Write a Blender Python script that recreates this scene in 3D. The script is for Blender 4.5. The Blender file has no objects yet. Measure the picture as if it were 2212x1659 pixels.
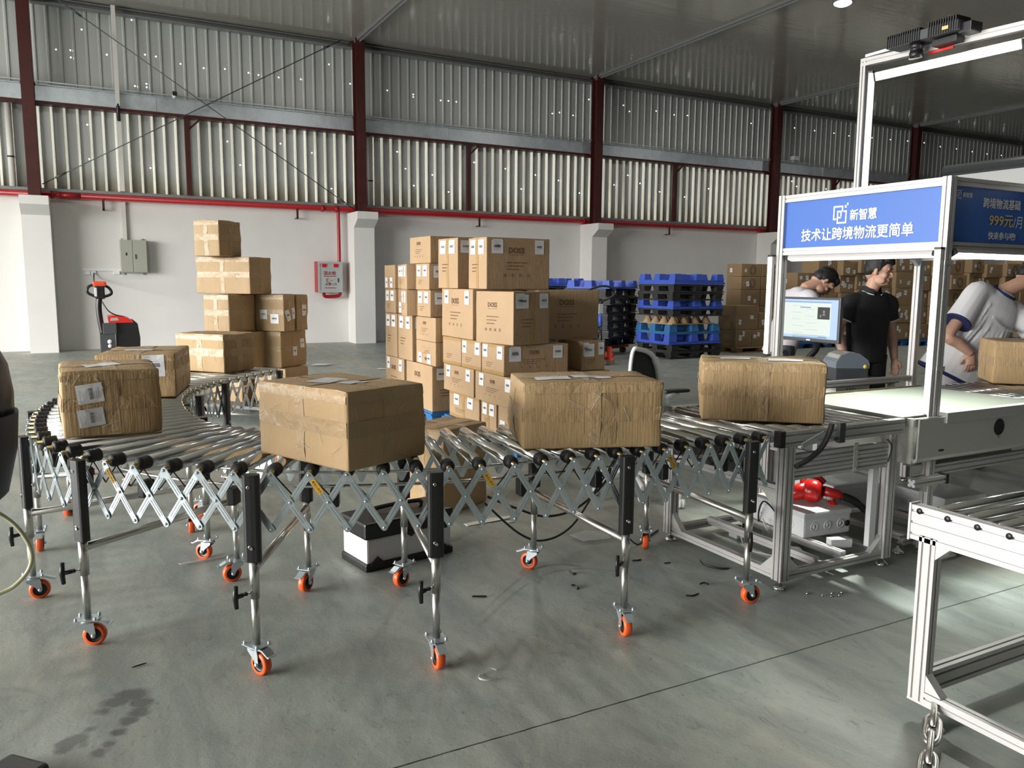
import bpy, bmesh, math, random
from mathutils import Vector, Matrix, noise
random.seed(7)
PI=math.pi
SC=bpy.context.scene; COL=SC.collection
V=Vector
EXPOSURE=0.0; SKY=36.0; LED=10.0; SCAN=46.0; BAY=75.0
# ---------------------------------------------------------------- camera
cam=bpy.data.cameras.new('camera'); co=bpy.data.objects.new('camera',cam); COL.objects.link(co)
cam.sensor_fit='HORIZONTAL'; cam.sensor_width=36; cam.lens=36*1711.87/2212; cam.clip_start=.05; cam.clip_end=300
_yaw,_pit,_rol=math.radians(27.849),math.radians(7.335),math.radians(-.4303)
fw=V((math.sin(_yaw)*math.cos(_pit),math.cos(_yaw)*math.cos(_pit),-math.sin(_pit)))
r0=V((math.cos(_yaw),-math.sin(_yaw),0)); d0=fw.cross(r0)
rr=math.cos(_rol)*r0+math.sin(_rol)*d0; dd=-math.sin(_rol)*r0+math.cos(_rol)*d0
co.matrix_world=Matrix(((rr.x,-dd.x,-fw.x,0),(rr.y,-dd.y,-fw.y,0),(rr.z,-dd.z,-fw.z,1.5),(0,0,0,1)))
SC.camera=co
# ---------------------------------------------------------------- view, sky, daylight
SC.view_settings.view_transform='Standard'; SC.view_settings.look='None'
SC.view_settings.gamma=1; SC.view_settings.use_curve_mapping=False
SC.view_settings.exposure=EXPOSURE
SC.cycles.use_denoising=True
SC.cycles.max_bounces=10; SC.cycles.diffuse_bounces=5; SC.cycles.glossy_bounces=4
SC.cycles.sample_clamp_indirect=6; SC.cycles.caustics_reflective=False; SC.cycles.caustics_refractive=False
w=bpy.data.worlds.new('overcast_sky'); SC.world=w; w.use_nodes=True
nt=w.node_tree; bg=nt.nodes['Background']
tc=nt.nodes.new('ShaderNodeTexCoord'); sx=nt.nodes.new('ShaderNodeSeparateXYZ'); cr=nt.nodes.new('ShaderNodeValToRGB')
nt.links.new(tc.outputs['Generated'],sx.inputs[0]); nt.links.new(sx.outputs['Z'],cr.inputs[0]); nt.links.new(cr.outputs[0],bg.inputs[0])
cr.color_ramp.elements[0].position=.0; cr.color_ramp.elements[0].color=(.42,.41,.39,1)
e=cr.color_ramp.elements[1]; e.position=.06; e.color=(1,.985,.96,1)
bg.inputs[1].default_value=SKY
def portal(loc,rot,sx_,sy_):
    l=bpy.data.lights.new('door_daylight','AREA'); l.shape='RECTANGLE'; l.size=sx_; l.size_y=sy_; l.cycles.is_portal=True
    o=bpy.data.objects.new('door_daylight',l); COL.objects.link(o); o.location=loc; o.rotation_euler=rot
portal((-16.05,6.0,2.6),(0,-PI/2,0),5.2,16.0)
sl=bpy.data.lights.new('scan_light','AREA'); sl.shape='RECTANGLE'; sl.size=.045; sl.size_y=.92; sl.energy=SCAN; sl.spread=math.radians(64); sl.color=(.95,1,.91)
so=bpy.data.objects.new('scan_light',sl); COL.objects.link(so); so.location=(4.685,3.27,2.845)
_z=V((.26,.26,1)).normalized(); _y=V((0,1,.025)); _y=(_y-_z*_y.dot(_z)).normalized(); _x=_y.cross(_z)
so.rotation_euler=Matrix((_x,_y,_z)).transposed().to_euler()       # the lamp of the long bar under the gantry beam
# ---------------------------------------------------------------- materials
def _n(nt,t,**k):
    n=nt.nodes.new(t)
    for a,b in k.items():
        if a[0]=='_': n.inputs[a[1:]].default_value=b
        else: setattr(n,a,b)
    return n
def mat(name,col,rough=.5,metal=0.,var=0.,vs=4.,stretch=(1,1,1),bump=0.,bs=40.,bstretch=None,spec=.5,coat=0.,emit=None,es=1.,alpha=1.,trans=0.,col2=None,coord='Object',rv=0.):
    m=bpy.data.materials.new(name); m.use_nodes=True; nt=m.node_tree; b=nt.nodes['Principled BSDF']
    b.inputs['Base Color'].default_value=(*col,1); b.inputs['Roughness'].default_value=rough; b.inputs['Metallic'].default_value=metal
    b.inputs['Specular IOR Level'].default_value=spec; b.inputs['Coat Weight'].default_value=coat; b.inputs['Coat Roughness'].default_value=.12
    b.inputs['Alpha'].default_value=alpha; b.inputs['Transmission Weight'].default_value=trans
    if emit: b.inputs['Emission Color'].default_value=(*emit,1); b.inputs['Emission Strength'].default_value=es
    tc=_n(nt,'ShaderNodeTexCoord')
    if var or rv or col2:
        mp=_n(nt,'ShaderNodeMapping'); mp.inputs['Scale'].default_value=stretch
        nz=_n(nt,'ShaderNodeTexNoise',_Scale=vs,_Detail=6,_Roughness=.6)
        nt.links.new(tc.outputs[coord],mp.inputs[0]); nt.links.new(mp.outputs[0],nz.inputs['Vector'])
        rp=_n(nt,'ShaderNodeValToRGB'); rp.color_ramp.elements[0].position=.3; rp.color_ramp.elements[1].position=.7
        a=[c*(1-var) for c in col]; d=[min(1,c*(1+var)) for c in (col2 or col)]
        rp.color_ramp.elements[0].color=(*a,1); rp.color_ramp.elements[1].color=(*d,1)
        nt.links.new(nz.outputs['Fac'],rp.inputs[0]); nt.links.new(rp.outputs[0],b.inputs['Base Color'])
        if rv:
            mr=_n(nt,'ShaderNodeMapRange'); mr.inputs['To Min'].default_value=max(0,rough-rv); mr.inputs['To Max'].default_value=rough+rv
            nt.links.new(nz.outputs['Fac'],mr.inputs[0]); nt.links.new(mr.outputs[0],b.inputs['Roughness'])
    if bump:
        mp2=_n(nt,'ShaderNodeMapping'); mp2.inputs['Scale'].default_value=bstretch or (1,1,1)
        n2=_n(nt,'ShaderNodeTexNoise',_Scale=bs,_Detail=4)
        nt.links.new(tc.outputs[coord],mp2.inputs[0]); nt.links.new(mp2.outputs[0],n2.inputs['Vector'])
        bp=_n(nt,'ShaderNodeBump',_Strength=bump,_Distance=.01); nt.links.new(n2.outputs['Fac'],bp.inputs['Height']); nt.links.new(bp.outputs[0],b.inputs['Normal'])
    return m
MT={}
def T(k,*a,**kw): MT[k]=mat(k,*a,**kw); return MT[k]
T('white_plaster',(.68,.67,.65),.85,var=.03,vs=1.5,bump=.05,bs=30)
T('red_paint',(.30,.008,.012),.35)
T('maroon_steel',(.060,.011,.010),.45,var=.25,vs=3)
T('galvanised',(.60,.66,.70),.36,.65,var=.16,vs=5,rv=.1,bump=.25,bs=1.3)
T('grey_steel',(.30,.31,.31),.4,.5)
T('chrome',(.72,.72,.71),.15,1.)
T('brushed',(.62,.61,.58),.3,1.,bump=.03,bs=60,bstretch=(1,1,.05))
T('zinc',(.62,.69,.73),.30,.8,var=.06,vs=8)
T('black_plastic',(.012,.012,.013),.38)
T('black_rubber',(.014,.014,.015),.6)
T('brass',(.42,.32,.14),.35,1.)
T('orange_wheel',(.85,.12,.025),.38)
T('aluminium',(.54,.525,.52),.42,.35,var=.03,vs=3)
T('slot_dark',(.10,.10,.10),.6,.3)
T('belt',(.23,.25,.21),.55,var=.05,vs=2,stretch=(3,.3,1))
T('satin_steel',(.70,.70,.67),.34,.55)
T('white_plastic',(.74,.75,.76),.42)
T('grey_plastic',(.62,.64,.66),.45)
T('led',(.9,.9,.9),.5,emit=(1,.99,.93),es=LED)
T('led_scan',(.9,.9,.9),.5,emit=(.95,1,.92),es=LED)
T('led_side',(.85,.84,.80),.5,emit=(1,.98,.86),es=LED*.16)
T('sign_blue',(.055,.15,.50),.42)
T('sign_white',(.90,.90,.90),.5)
T('sign_gold',(.72,.55,.22),.5)
T('blue_pallet',(.050,.105,.50),.5,var=.1,vs=5)
T('teal_pallet',(.035,.15,.36),.55,var=.1,vs=5)
T('black_pallet',(.035,.036,.035),.6,var=.35,vs=5)
T('wood',(.36,.23,.12),.7,var=.25,vs=6)
T('label_white',(.80,.80,.82),.55)
T('ink',(.06,.045,.035),.7)
T('ink_brown',(.16,.09,.05),.7)
T('label_ink',(.10,.10,.11),.7)
T('label_grey',(.42,.43,.46),.7)
T('skin',(.50,.29,.205),.55,var=.06,vs=20)
T('hair',(.010,.009,.009),.55,bump=.4,bs=140)
T('white_cloth',(.72,.72,.73),.85,bump=.15,bs=18)
T('grey_cloth',(.60,.58,.62),.85,bump=.15,bs=18)
T('black_cloth',(.008,.008,.009),.8,bump=.12,bs=22)
T('navy',(.012,.018,.085),.7)
T('pink_white',(.80,.68,.66),.7)
T('pale_cloth',(.62,.58,.62),.85,var=.12,vs=12)
T('yellow',(.80,.42,.03),.5)
T('lamp_yellow',(.85,.65,.12),.5)
T('red_plastic',(.62,.015,.012),.28,coat=.3)
T('red_orange',(.70,.07,.03),.4)
T('cabinet_grey',(.36,.37,.32),.42,.1)
T('dark_grey',(.06,.065,.07),.4)
T('printer_grey',(.17,.20,.23),.35)
T('clear_lid',(.42,.42,.36),.15,coat=.5)
T('mesh_black',(.012,.012,.012),.75,bump=.4,bs=300)
T('silver_door',(.52,.55,.55),.38,.3)
T('hose',(.62,.60,.38),.25,trans=.35)
T('cable_black',(.012,.012,.012),.45)
T('cable_blue',(.02,.06,.25),.4)
T('cable_white',(.6,.62,.58),.4)
T('paper',(.72,.70,.66),.7)
T('film',(.75,.76,.74),.12,alpha=.35)
T('pvc',(.62,.60,.57),.5)
T('cone_card',(.42,.29,.17),.85,var=.1,vs=10)
T('screen',(.1,.1,.1),.3,emit=(.36,.52,.74),es=1.1)
T('screen_page',(.1,.1,.1),.3,emit=(.62,.70,.64),es=1.1)
T('screen_bar',(.1,.1,.1),.3,emit=(.10,.24,.50),es=1.1)
T('screen_dark',(.02,.02,.02),.3,emit=(.03,.03,.03),es=1.)
T('screen_mid',(.02,.02,.02),.3,emit=(.30,.30,.30),es=1.)
T('screen_text',(.1,.1,.1),.3,emit=(.40,.46,.46),es=1.1)
def cardboard(name,col,tape=False,dark=.82):
    m=mat(name,col,(.72 if not tape else .42),var=.05,vs=3,coord='Object'); nt=m.node_tree; b=nt.nodes['Principled BSDF']
    tc=nt.nodes['Texture Coordinate']
    # flutes: fine upright ripples plus creases
    mp=_n(nt,'ShaderNodeMapping'); mp.inputs['Scale'].default_value=(1,1,.06)
    n1=_n(nt,'ShaderNodeTexNoise',_Scale=110,_Detail=3); n2=_n(nt,'ShaderNodeTexNoise',_Scale=9 if not tape else 16,_Detail=5,_Distortion=.6)
    nt.links.new(tc.outputs['Object'],mp.inputs[0]); nt.links.new(mp.outputs[0],n1.inputs['Vector']); nt.links.new(tc.outputs['Object'],n2.inputs['Vector'])
    ad=_n(nt,'ShaderNodeMath',operation='MULTIPLY_ADD'); ad.inputs[1].default_value=2.2 if not tape else 3.5
    nt.links.new(n2.outputs['Fac'],ad.inputs[0]); nt.links.new(n1.outputs['Fac'],ad.inputs[2])
    bp=_n(nt,'ShaderNodeBump',_Strength=.34 if not tape else .42,_Distance=.007); nt.links.new(ad.outputs[0],bp.inputs['Height']); nt.links.new(bp.outputs[0],b.inputs['Normal'])
    if tape: b.inputs['Specular IOR Level'].default_value=.4; b.inputs['Coat Weight'].default_value=.10; b.inputs['Coat Roughness'].default_value=.15; nt.links.new(bp.outputs[0],b.inputs['Coat Normal'])
    MT[name]=m; return m
cardboard('cardboard',(.43,.29,.145)); cardboard('cardboard_pale',(.48,.325,.17)); cardboard('cardboard_print',(.42,.285,.165)); cardboard('cardboard_stack',(.36,.25,.135)); cardboard('stack_tape',(.36,.255,.14),True)
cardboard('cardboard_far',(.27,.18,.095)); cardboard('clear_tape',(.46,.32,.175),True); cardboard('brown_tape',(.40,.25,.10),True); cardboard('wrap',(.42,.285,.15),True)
# ---------------------------------------------------------------- mesh building
class MB:
    def __init__(s): s.v=[]; s.f=[]; s.m=[]; s.s=[]
    def add(s,vs,fs,mi=0,sm=False,M=None):
        o=len(s.v)
        s.v+= [M@V(v) for v in vs] if M is not None else [V(v) for v in vs]
        for f in fs: s.f.append([i+o for i in f]); s.m.append(mi); s.s.append(sm)
    def box(s,c,d,M=None,mi=0,bev=0.):
        c=V(c); hx,hy,hz=d[0]/2,d[1]/2,d[2]/2
        if bev:
            bm=bmesh.new(); bmesh.ops.create_cube(bm,size=1)
            for v in bm.verts: v.co=V((v.co.x*d[0],v.co.y*d[1],v.co.z*d[2]))
            bmesh.ops.bevel(bm,geom=bm.edges[:],offset=bev,segments=2,affect='EDGES',profile=.6)
            vs=[v.co+c for v in bm.verts]; bm.verts.index_update(); fs=[[v.index for v in f.verts] for f in bm.faces]; bm.free()
            s.add(vs,fs,mi,False,M); return s
        vs=[c+V((x*hx,y*hy,z*hz)) for z in(-1,1) for y in(-1,1) for x in(-1,1)]
        s.add(vs,[(0,2,3,1),(4,5,7,6),(0,1,5,4),(2,6,7,3),(0,4,6,2),(1,3,7,5)],mi,False,M); return s
    def bb(s,a,b,mi=0,bev=0.,M=None):
        a=V(a);b=V(b); return s.box((a+b)/2,[abs(x) for x in (b-a)],M,mi,bev)
    def tube(s,path,r,n=10,mi=0,cap=True,M=None,sm=True,flat=None,up=None):
        P=[V(p) for p in path]; R=r if isinstance(r,(list,tuple)) else [r]*len(P)
        t0=(P[1]-P[0]).normalized(); u=up and V(up) or (V((0,0,1)) if abs(t0.z)<.9 else V((1,0,0)))
        u=(u-t0*u.dot(t0)).normalized(); vs=[]; fs=[]
        for i,p in enumerate(P):
            t=(P[min(i+1,len(P)-1)]-P[max(i-1,0)]).normalized()
            u=(u-t*u.dot(t))
            u=u.normalized() if u.length>1e-6 else t.orthogonal().normalized()
            w=t.cross(u); fl=flat or 1
            for k in range(n):
                a=2*PI*k/n; vs.append(p+(u*math.cos(a)+w*math.sin(a)*fl)*R[i])
        for i in range(len(P)-1):
            for k in range(n): fs.append((i*n+k,i*n+(k+1)%n,(i+1)*n+(k+1)%n,(i+1)*n+k))
        s.add(vs,fs,mi,sm,M)
        if cap:
            o=len(vs); L=len(P)-1
            s.add(vs[:n],[list(range(n))[::-1]],mi,False,M); s.add(vs[L*n:],[list(range(n))],mi,False,M)
        return s
    def cyl(s,a,b,r,n=14,mi=0,M=None,r2=None): return s.tube([a,b],[r,r if r2 is None else r2],n,mi,True,M)
    def lathe(s,c,axis,prof,n=20,mi=0,M=None):
        c=V(c); a=V(axis).normalized(); u=a.orthogonal().normalized(); w=a.cross(u); vs=[];fs=[]
        for (r,h) in prof:
            for k in range(n):
                t=2*PI*k/n; vs.append(c+a*h+(u*math.cos(t)+w*math.sin(t))*r)
        for i in range(len(prof)-1):
            for k in range(n): fs.append((i*n+k,i*n+(k+1)%n,(i+1)*n+(k+1)%n,(i+1)*n+k))
        s.add(vs,fs,mi,True,M); return s
    def prism(s,poly,O,X,Y,Z,mi=0,M=None):
        """polygon in the X,Y plane at O, pushed along Z (a vector with length)"""
        O=V(O);X=V(X);Y=V(Y);Z=V(Z); n=len(poly)
        a=[O+X*p[0]+Y*p[1] for p in poly]; vs=a+[p+Z for p in a]
        fs=[list(range(n))[::-1],[i+n for i in range(n)]]+[(i,(i+1)%n,n+(i+1)%n,n+i) for i in range(n)]
        s.add(vs,fs,mi,False,M); return s
    def ell(s,c,r,M=None,mi=0,nu=16,nv=10):
        c=V(c); vs=[];fs=[]
        for j in range(nv+1):
            p=PI*j/nv
            for i in range(nu):
                t=2*PI*i/nu; q=V((r[0]*math.sin(p)*math.cos(t),r[1]*math.sin(p)*math.sin(t),r[2]*math.cos(p)))
                vs.append(c+(M@q if M is not None else q))
        for j in range(nv):
            for i in range(nu): fs.append((j*nu+i,(j+1)*nu+i,(j+1)*nu+(i+1)%nu,j*nu+(i+1)%nu))
        s.add(vs,fs,mi,True); return s
    def quad(s,a,b,c,d,mi=0,M=None): s.add([a,b,c,d],[(0,1,2,3)],mi,False,M); return s
ORG={}
def link(o): COL.objects.link(o); return o
def tag(o,label=None,cat=None,group=None,kind=None):
    for k,x in (('label',label),('category',cat),('group',group),('kind',kind)):
        if x: o[k]=x
    return o
def thing(name,label,cat,loc=(0,0,0),rz=0.,group=None,world=True):
    o=bpy.data.objects.new(name,None); link(o); o.location=loc; o.rotation_euler=(0,0,rz); o.empty_display_size=.1
    tag(o,label,cat,group); ORG[o.name]=V(loc) if world else V((0,0,0)); return o
def _mats(me,mats):
    for m in (mats if isinstance(mats,(list,tuple)) else [mats]): me.materials.append(MT[m] if isinstance(m,str) else m)
def build(name,mb,mats,parent=None,label=None,cat=None,group=None,kind=None,fix=True):
    if parent is not None: org=ORG[parent.name]
    else:
        xs=[v.x for v in mb.v]; ys=[v.y for v in mb.v]; zs=[v.z for v in mb.v]
        org=V(((min(xs)+max(xs))/2,(min(ys)+max(ys))/2,min(zs)))
    me=bpy.data.meshes.new(name); me.from_pydata([v-org for v in mb.v],[],mb.f); _mats(me,mats)
    me.polygons.foreach_set('material_index',mb.m); me.polygons.foreach_set('use_smooth',mb.s)
    if fix:
        bm=bmesh.new(); bm.from_mesh(me); bmesh.ops.remove_doubles(bm,verts=bm.verts,dist=1e-5); bmesh.ops.recalc_face_normals(bm,faces=bm.faces); bm.to_mesh(me); bm.free()
    me.update()
    o=link(bpy.data.objects.new(name,me))
    if parent is None: o.location=org; ORG[o.name]=V(org)
    else: o.parent=parent; ORG[o.name]=ORG[parent.name]
    tag(o,label,cat,group,kind); return o
def dup(root,loc=None,rz=None,label=None,group=None):
    c=root.copy(); link(c)
    if loc is not None: c.location=loc
    if rz is not None: c.rotation_euler=(0,0,rz)
    if label: c['label']=label
    if group: c['group']=group
    for ch in list(root.children):
        k=ch.copy(); link(k); k.parent=c
        for g in ch.children:
            d=g.copy(); link(d); d.parent=k
    return c
def remesh(name,mb,mats,parent,voxel=.008,smooth=3,**kw):
    """one continuous skin from overlapping forms"""
    me=bpy.data.meshes.new('t'); me.from_pydata(mb.v,[],mb.f)
    bm=bmesh.new(); bm.from_mesh(me); bmesh.ops.remove_doubles(bm,verts=bm.verts,dist=1e-5); bmesh.ops.recalc_face_normals(bm,faces=bm.faces); bm.to_mesh(me); bm.free()
    o=bpy.data.objects.new('t',me); link(o)
    a=o.modifiers.new('r','REMESH'); a.mode='VOXEL'; a.voxel_size=voxel
    b=o.modifiers.new('s','SMOOTH'); b.factor=.5; b.iterations=smooth
    ev=o.evaluated_get(bpy.context.evaluated_depsgraph_get()); m2=bpy.data.meshes.new_from_object(ev)
    bpy.data.objects.remove(o); bpy.data.meshes.remove(me)
    org=ORG[parent.name]
    for v in m2.vertices: v.co-=org
    m2.materials.clear(); _mats(m2,mats); m2.name=name
    for p in m2.polygons: p.use_smooth=True; p.material_index=0
    r=link(bpy.data.objects.new(name,m2)); r.parent=parent; ORG[r.name]=org; tag(r,**kw); return r
_tx={}
def text_geo(body,size=1.,bold=0.):
    k=(body,bold)
    if k not in _tx:
        c=bpy.data.curves.new('t','FONT'); c.body=body; c.size=1; c.align_x='LEFT'; c.offset=bold; c.resolution_u=2
        o=bpy.data.objects.new('t',c); link(o)
        m=bpy.data.meshes.new_from_object(o.evaluated_get(bpy.context.evaluated_depsgraph_get()))
        vs=[v.co.copy() for v in m.vertices]; fs=[list(p.vertices) for p in m.polygons]
        bpy.data.objects.remove(o); bpy.data.curves.remove(c); bpy.data.meshes.remove(m)
        x0=min(v.x for v in vs);x1=max(v.x for v in vs);y0=min(v.y for v in vs);y1=max(v.y for v in vs)
        _tx[k]=([V((v.x-x0,v.y-y0,0)) for v in vs],fs,x1-x0,y1-y0)
    return _tx[k]
def text(mb,body,O,X,Y,width=None,height=None,mi=0,bold=0.):
    """lettering fitted to width and/or height, lower left corner at O, X right, Y up"""
    vs,fs,w,h=text_geo(body,1,0); X=V(X).normalized();Y=V(Y).normalized();O=V(O)
    sx=width/w if width else height/h; sy=height/h if height else sx
    N=X.cross(Y)*.00025
    for i,(a,b) in enumerate([(0,0)] if not bold else [(0,0),(1,0),(-1,0),(0,1),(0,-1),(.7,.7),(-.7,.7),(.7,-.7),(-.7,-.7)]):
        mb.add([O+N*i+X*(v.x+a*bold)*sx+Y*(v.y+b*bold)*sy for v in vs],fs,mi)
def profile(mb,p0,p1,w=.04,h=.04,up=(0,0,1),slot=.008,dep=.007,mi=0):
    """slotted aluminium extrusion: w across, h along 'up'"""
    p0=V(p0);p1=V(p1); a=(p1-p0); an=a.normalized(); u=V(up); u=(u-an*u.dot(an)).normalized(); x=an.cross(u)
    def side(L):
        n=max(1,round(L/.04)); out=[]
        for i in range(n):
            c=-L/2+(i+.5)*L/n; out+= [(c-slot/2,0),(c-slot/2,dep),(c+slot/2,dep),(c+slot/2,0)]
        return out
    P=[(-w/2,-h/2)]+[(t,-h/2+d) for t,d in side(w)]+[(w/2,-h/2)]+[(w/2-d,t) for t,d in side(h)]
    P+=[(w/2,h/2)]+[(-t,h/2-d) for t,d in side(w)]+[(-w/2,h/2)]+[(-w/2+d,-t) for t,d in side(h)]
    mb.prism(P,p0,x,u,a,mi); return mb
def bar(mb,p0,p1,w,h,up=(0,0,1),mi=0):
    p0=V(p0);p1=V(p1); a=(p1-p0); an=a.normalized(); u=V(up); u=(u-an*u.dot(an)).normalized(); x=an.cross(u)
    mb.prism([(-w/2,-h/2),(w/2,-h/2),(w/2,h/2),(-w/2,h/2)],p0,x,u,a,mi); return mb
def arc(pts,n=8):
    """smooth path through points (Catmull-Rom)"""
    P=[V(p) for p in pts]; out=[]
    for i in range(len(P)-1):
        a=P[max(i-1,0)];b=P[i];c=P[i+1];d=P[min(i+2,len(P)-1)]
        for k in range(n):
            t=k/n; out.append(.5*((2*b)+(c-a)*t+(2*a-5*b+4*c-d)*t*t+(3*b-a-3*c+d)*t**3))
    return out+[P[-1]]
# ---------------------------------------------------------------- the hall
def floor_mat():
    m=bpy.data.materials.new('concrete_floor'); m.use_nodes=True; nt=m.node_tree; b=nt.nodes['Principled BSDF']; L=nt.links.new
    tc=_n(nt,'ShaderNodeTexCoord'); P=tc.outputs['Object']
    def noise_(sc,det=6,ro=.6,st=None,dist=0):
        src=P
        if st:
            mp=_n(nt,'ShaderNodeMapping'); mp.inputs['Scale'].default_value=st; L(P,mp.inputs[0]); src=mp.outputs[0]
        n=_n(nt,'ShaderNodeTexNoise',_Scale=sc,_Detail=det,_Roughness=ro,_Distortion=dist); L(src,n.inputs['Vector']); return n.outputs['Fac']
    def ramp(f,p0,c0,p1,c1):
        r=_n(nt,'ShaderNodeValToRGB'); r.color_ramp.elements[0].position=p0; r.color_ramp.elements[1].position=p1
        r.color_ramp.elements[0].color=(*c0,1); r.color_ramp.elements[1].color=(*c1,1); L(f,r.inputs[0]); return r.outputs[0]
    def mix(f,a,c,mode='MIX'):
        x=_n(nt,'ShaderNodeMix',data_type='RGBA',blend_type=mode)
        if isinstance(f,float): x.inputs[0].default_value=f
        else: L(f,x.inputs[0])
        L(a,x.inputs[6])
        if isinstance(c,tuple): x.inputs[7].default_value=(*c,1)
        else: L(c,x.inputs[7])
        return x.outputs[2]
    def M_(op,a,c=None,d=None):
        x=_n(nt,'ShaderNodeMath',operation=op)
        for i,q in enumerate((a,c,d)):
            if q is None: continue
            if isinstance(q,(int,float)): x.inputs[i].default_value=q
            else: L(q,x.inputs[i])
        return x.outputs[0]
    base=ramp(noise_(1.1,5,.6,dist=.4),.34,(.285,.325,.295),.66,(.40,.395,.35))
    base=mix(ramp(noise_(.32,3),.42,(0,0,0),.62,(1,1,1)),base,(.33,.37,.35))
    # trowel smears
    sm=ramp(noise_(5,6,.65,(1,.35,1),1.2),.36,(.72,.74,.75),.66,(1.12,1.10,1.06)); base=mix(.85,base,sm,'MULTIPLY')
    fl=ramp(noise_(22,5,.75,(1,.42,1),1.8),.58,(1,1,1),.70,(.55,.60,.62)); base=mix(ramp(noise_(1.7,3),.36,(0,0,0),.52,(1,1,1)),base,mix(1.,base,fl,'MULTIPLY'))
    f2=ramp(noise_(60,3,.6,(1,.5,1),.8),.66,(1,1,1),.74,(.5,.52,.52)); base=mix(ramp(noise_(3.1,2),.45,(0,0,0),.6,(1,1,1)),base,mix(1.,base,f2,'MULTIPLY'))
    sp=_n(nt,'ShaderNodeSeparateXYZ'); L(P,sp.inputs[0]); X,Y=sp.outputs['X'],sp.outputs['Y']
    wob=M_('MULTIPLY',M_('SUBTRACT',noise_(7,3),.5),.012)
    jl=M_('ADD',M_('SUBTRACT',Y,2.19),wob)
    for per in (0.,):
        jm=M_('LESS_THAN',M_('ABSOLUTE',jl),.0035); base=mix(jm,base,(.035,.035,.03))
    # worn painted lane line, dark stain trails
    yl=M_('MULTIPLY',M_('LESS_THAN',M_('ABSOLUTE',M_('SUBTRACT',X,M_('MULTIPLY_ADD',Y,.045,3.62))),.055),M_('GREATER_THAN',Y,9.5))
    base=mix(M_('MULTIPLY',yl,.55),base,(.42,.36,.22))
    nd=M_('MULTIPLY',M_('SUBTRACT',noise_(9,4),.5),.11)
    def blob(pts,r,amt,base):
        acc=None
        for (x,y,k) in pts:
            d=M_('SQRT',M_('ADD',M_('POWER',M_('SUBTRACT',X,x),2),M_('POWER',M_('SUBTRACT',Y,y),2)))
            d=M_('SUBTRACT',M_('ADD',d,nd),r*k); acc=d if acc is None else M_('MINIMUM',acc,d)
        f=M_('MULTIPLY',M_('MINIMUM',M_('MAXIMUM',M_('MULTIPLY',acc,-40),0),1.),amt)
        return mix(f,base,(.085,.08,.085))
    base=blob([(.03,3.06,.8),(.075,3.04,.9),(-.01,3.01,.9),(-.035,2.965,.7),(.085,2.97,.8),(.07,2.90,.85),(.04,2.86,.7),(.0,2.79,.55),(-.03,2.74,.7),(-.055,2.70,.6),(-.08,2.86,.4),(-.12,2.81,.75),(-.15,2.785,.75),(-.17,2.765,.6),(-.1,2.77,.5)],.058,.75,base)
    L(base,b.inputs['Base Color'])
    rr_=_n(nt,'ShaderNodeMapRange'); rr_.inputs['To Min'].default_value=.32; rr_.inputs['To Max'].default_value=.6
    L(noise_(3,5),rr_.inputs[0]); L(rr_.outputs[0],b.inputs['Roughness']); b.inputs['Specular IOR Level'].default_value=.45
    bp=_n(nt,'ShaderNodeBump',_Strength=.12,_Distance=.01); L(noise_(30,5,.7,dist=1),bp.inputs['Height']); L(bp.outputs[0],b.inputs['Normal'])
    MT['floor']=m
floor_mat()
def ceil_mat():
    m=mat('ceiling_panel',(.40,.385,.355),.13,var=.03,vs=.8,spec=.55); nt=m.node_tree; b=nt.nodes['Principled BSDF']
    tc=nt.nodes['Texture Coordinate']; mp=_n(nt,'ShaderNodeMapping'); mp.inputs['Scale'].default_value=(.5,4.5,1)
    w=_n(nt,'ShaderNodeTexNoise',_Scale=1.6,_Detail=2); nt.links.new(tc.outputs['Object'],mp.inputs[0]); nt.links.new(mp.outputs[0],w.inputs['Vector'])
    bp=_n(nt,'ShaderNodeBump',_Strength=.10,_Distance=.05); nt.links.new(w.outputs['Fac'],bp.inputs['Height']); nt.links.new(bp.outputs[0],b.inputs['Normal']); MT['ceiling']=m
ceil_mat()
def clad_mat(name,rust):
    m=mat(name,(.50,.52,.51),.36,.15,var=.10,vs=2.2,stretch=(3,3,.12),rv=.1,bump=.12,bs=3,bstretch=(2,1,.5)); nt=m.node_tree; b=nt.nodes['Principled BSDF']
    if rust:
        tc=nt.nodes['Texture Coordinate']; sp=_n(nt,'ShaderNodeSeparateXYZ'); nt.links.new(tc.outputs['Object'],sp.inputs[0])
        nz=_n(nt,'ShaderNodeTexNoise',_Scale=1.4,_Detail=5); nt.links.new(tc.outputs['Object'],nz.inputs['Vector'])
        ad=_n(nt,'ShaderNodeMath',operation='MULTIPLY_ADD'); ad.inputs[1].default_value=-.75; nt.links.new(nz.outputs['Fac'],ad.inputs[0]); nt.links.new(sp.outputs['Z'],ad.inputs[2])
        mr=_n(nt,'ShaderNodeMapRange'); mr.inputs['From Min'].default_value=-.28; mr.inputs['From Max'].default_value=.28; mr.inputs['To Min'].default_value=.75; mr.inputs['To Max'].default_value=0
        nt.links.new(ad.outputs[0],mr.inputs[0])
        src=b.inputs['Base Color'].links[0].from_socket; mx=_n(nt,'ShaderNodeMix',data_type='RGBA'); nt.links.new(mr.outputs[0],mx.inputs[0]); nt.links.new(src,mx.inputs[6]); mx.inputs[7].default_value=(.20,.155,.075,1)
        nt.links.new(mx.outputs[2],b.inputs['Base Color'])
    MT[name]=m
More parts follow.
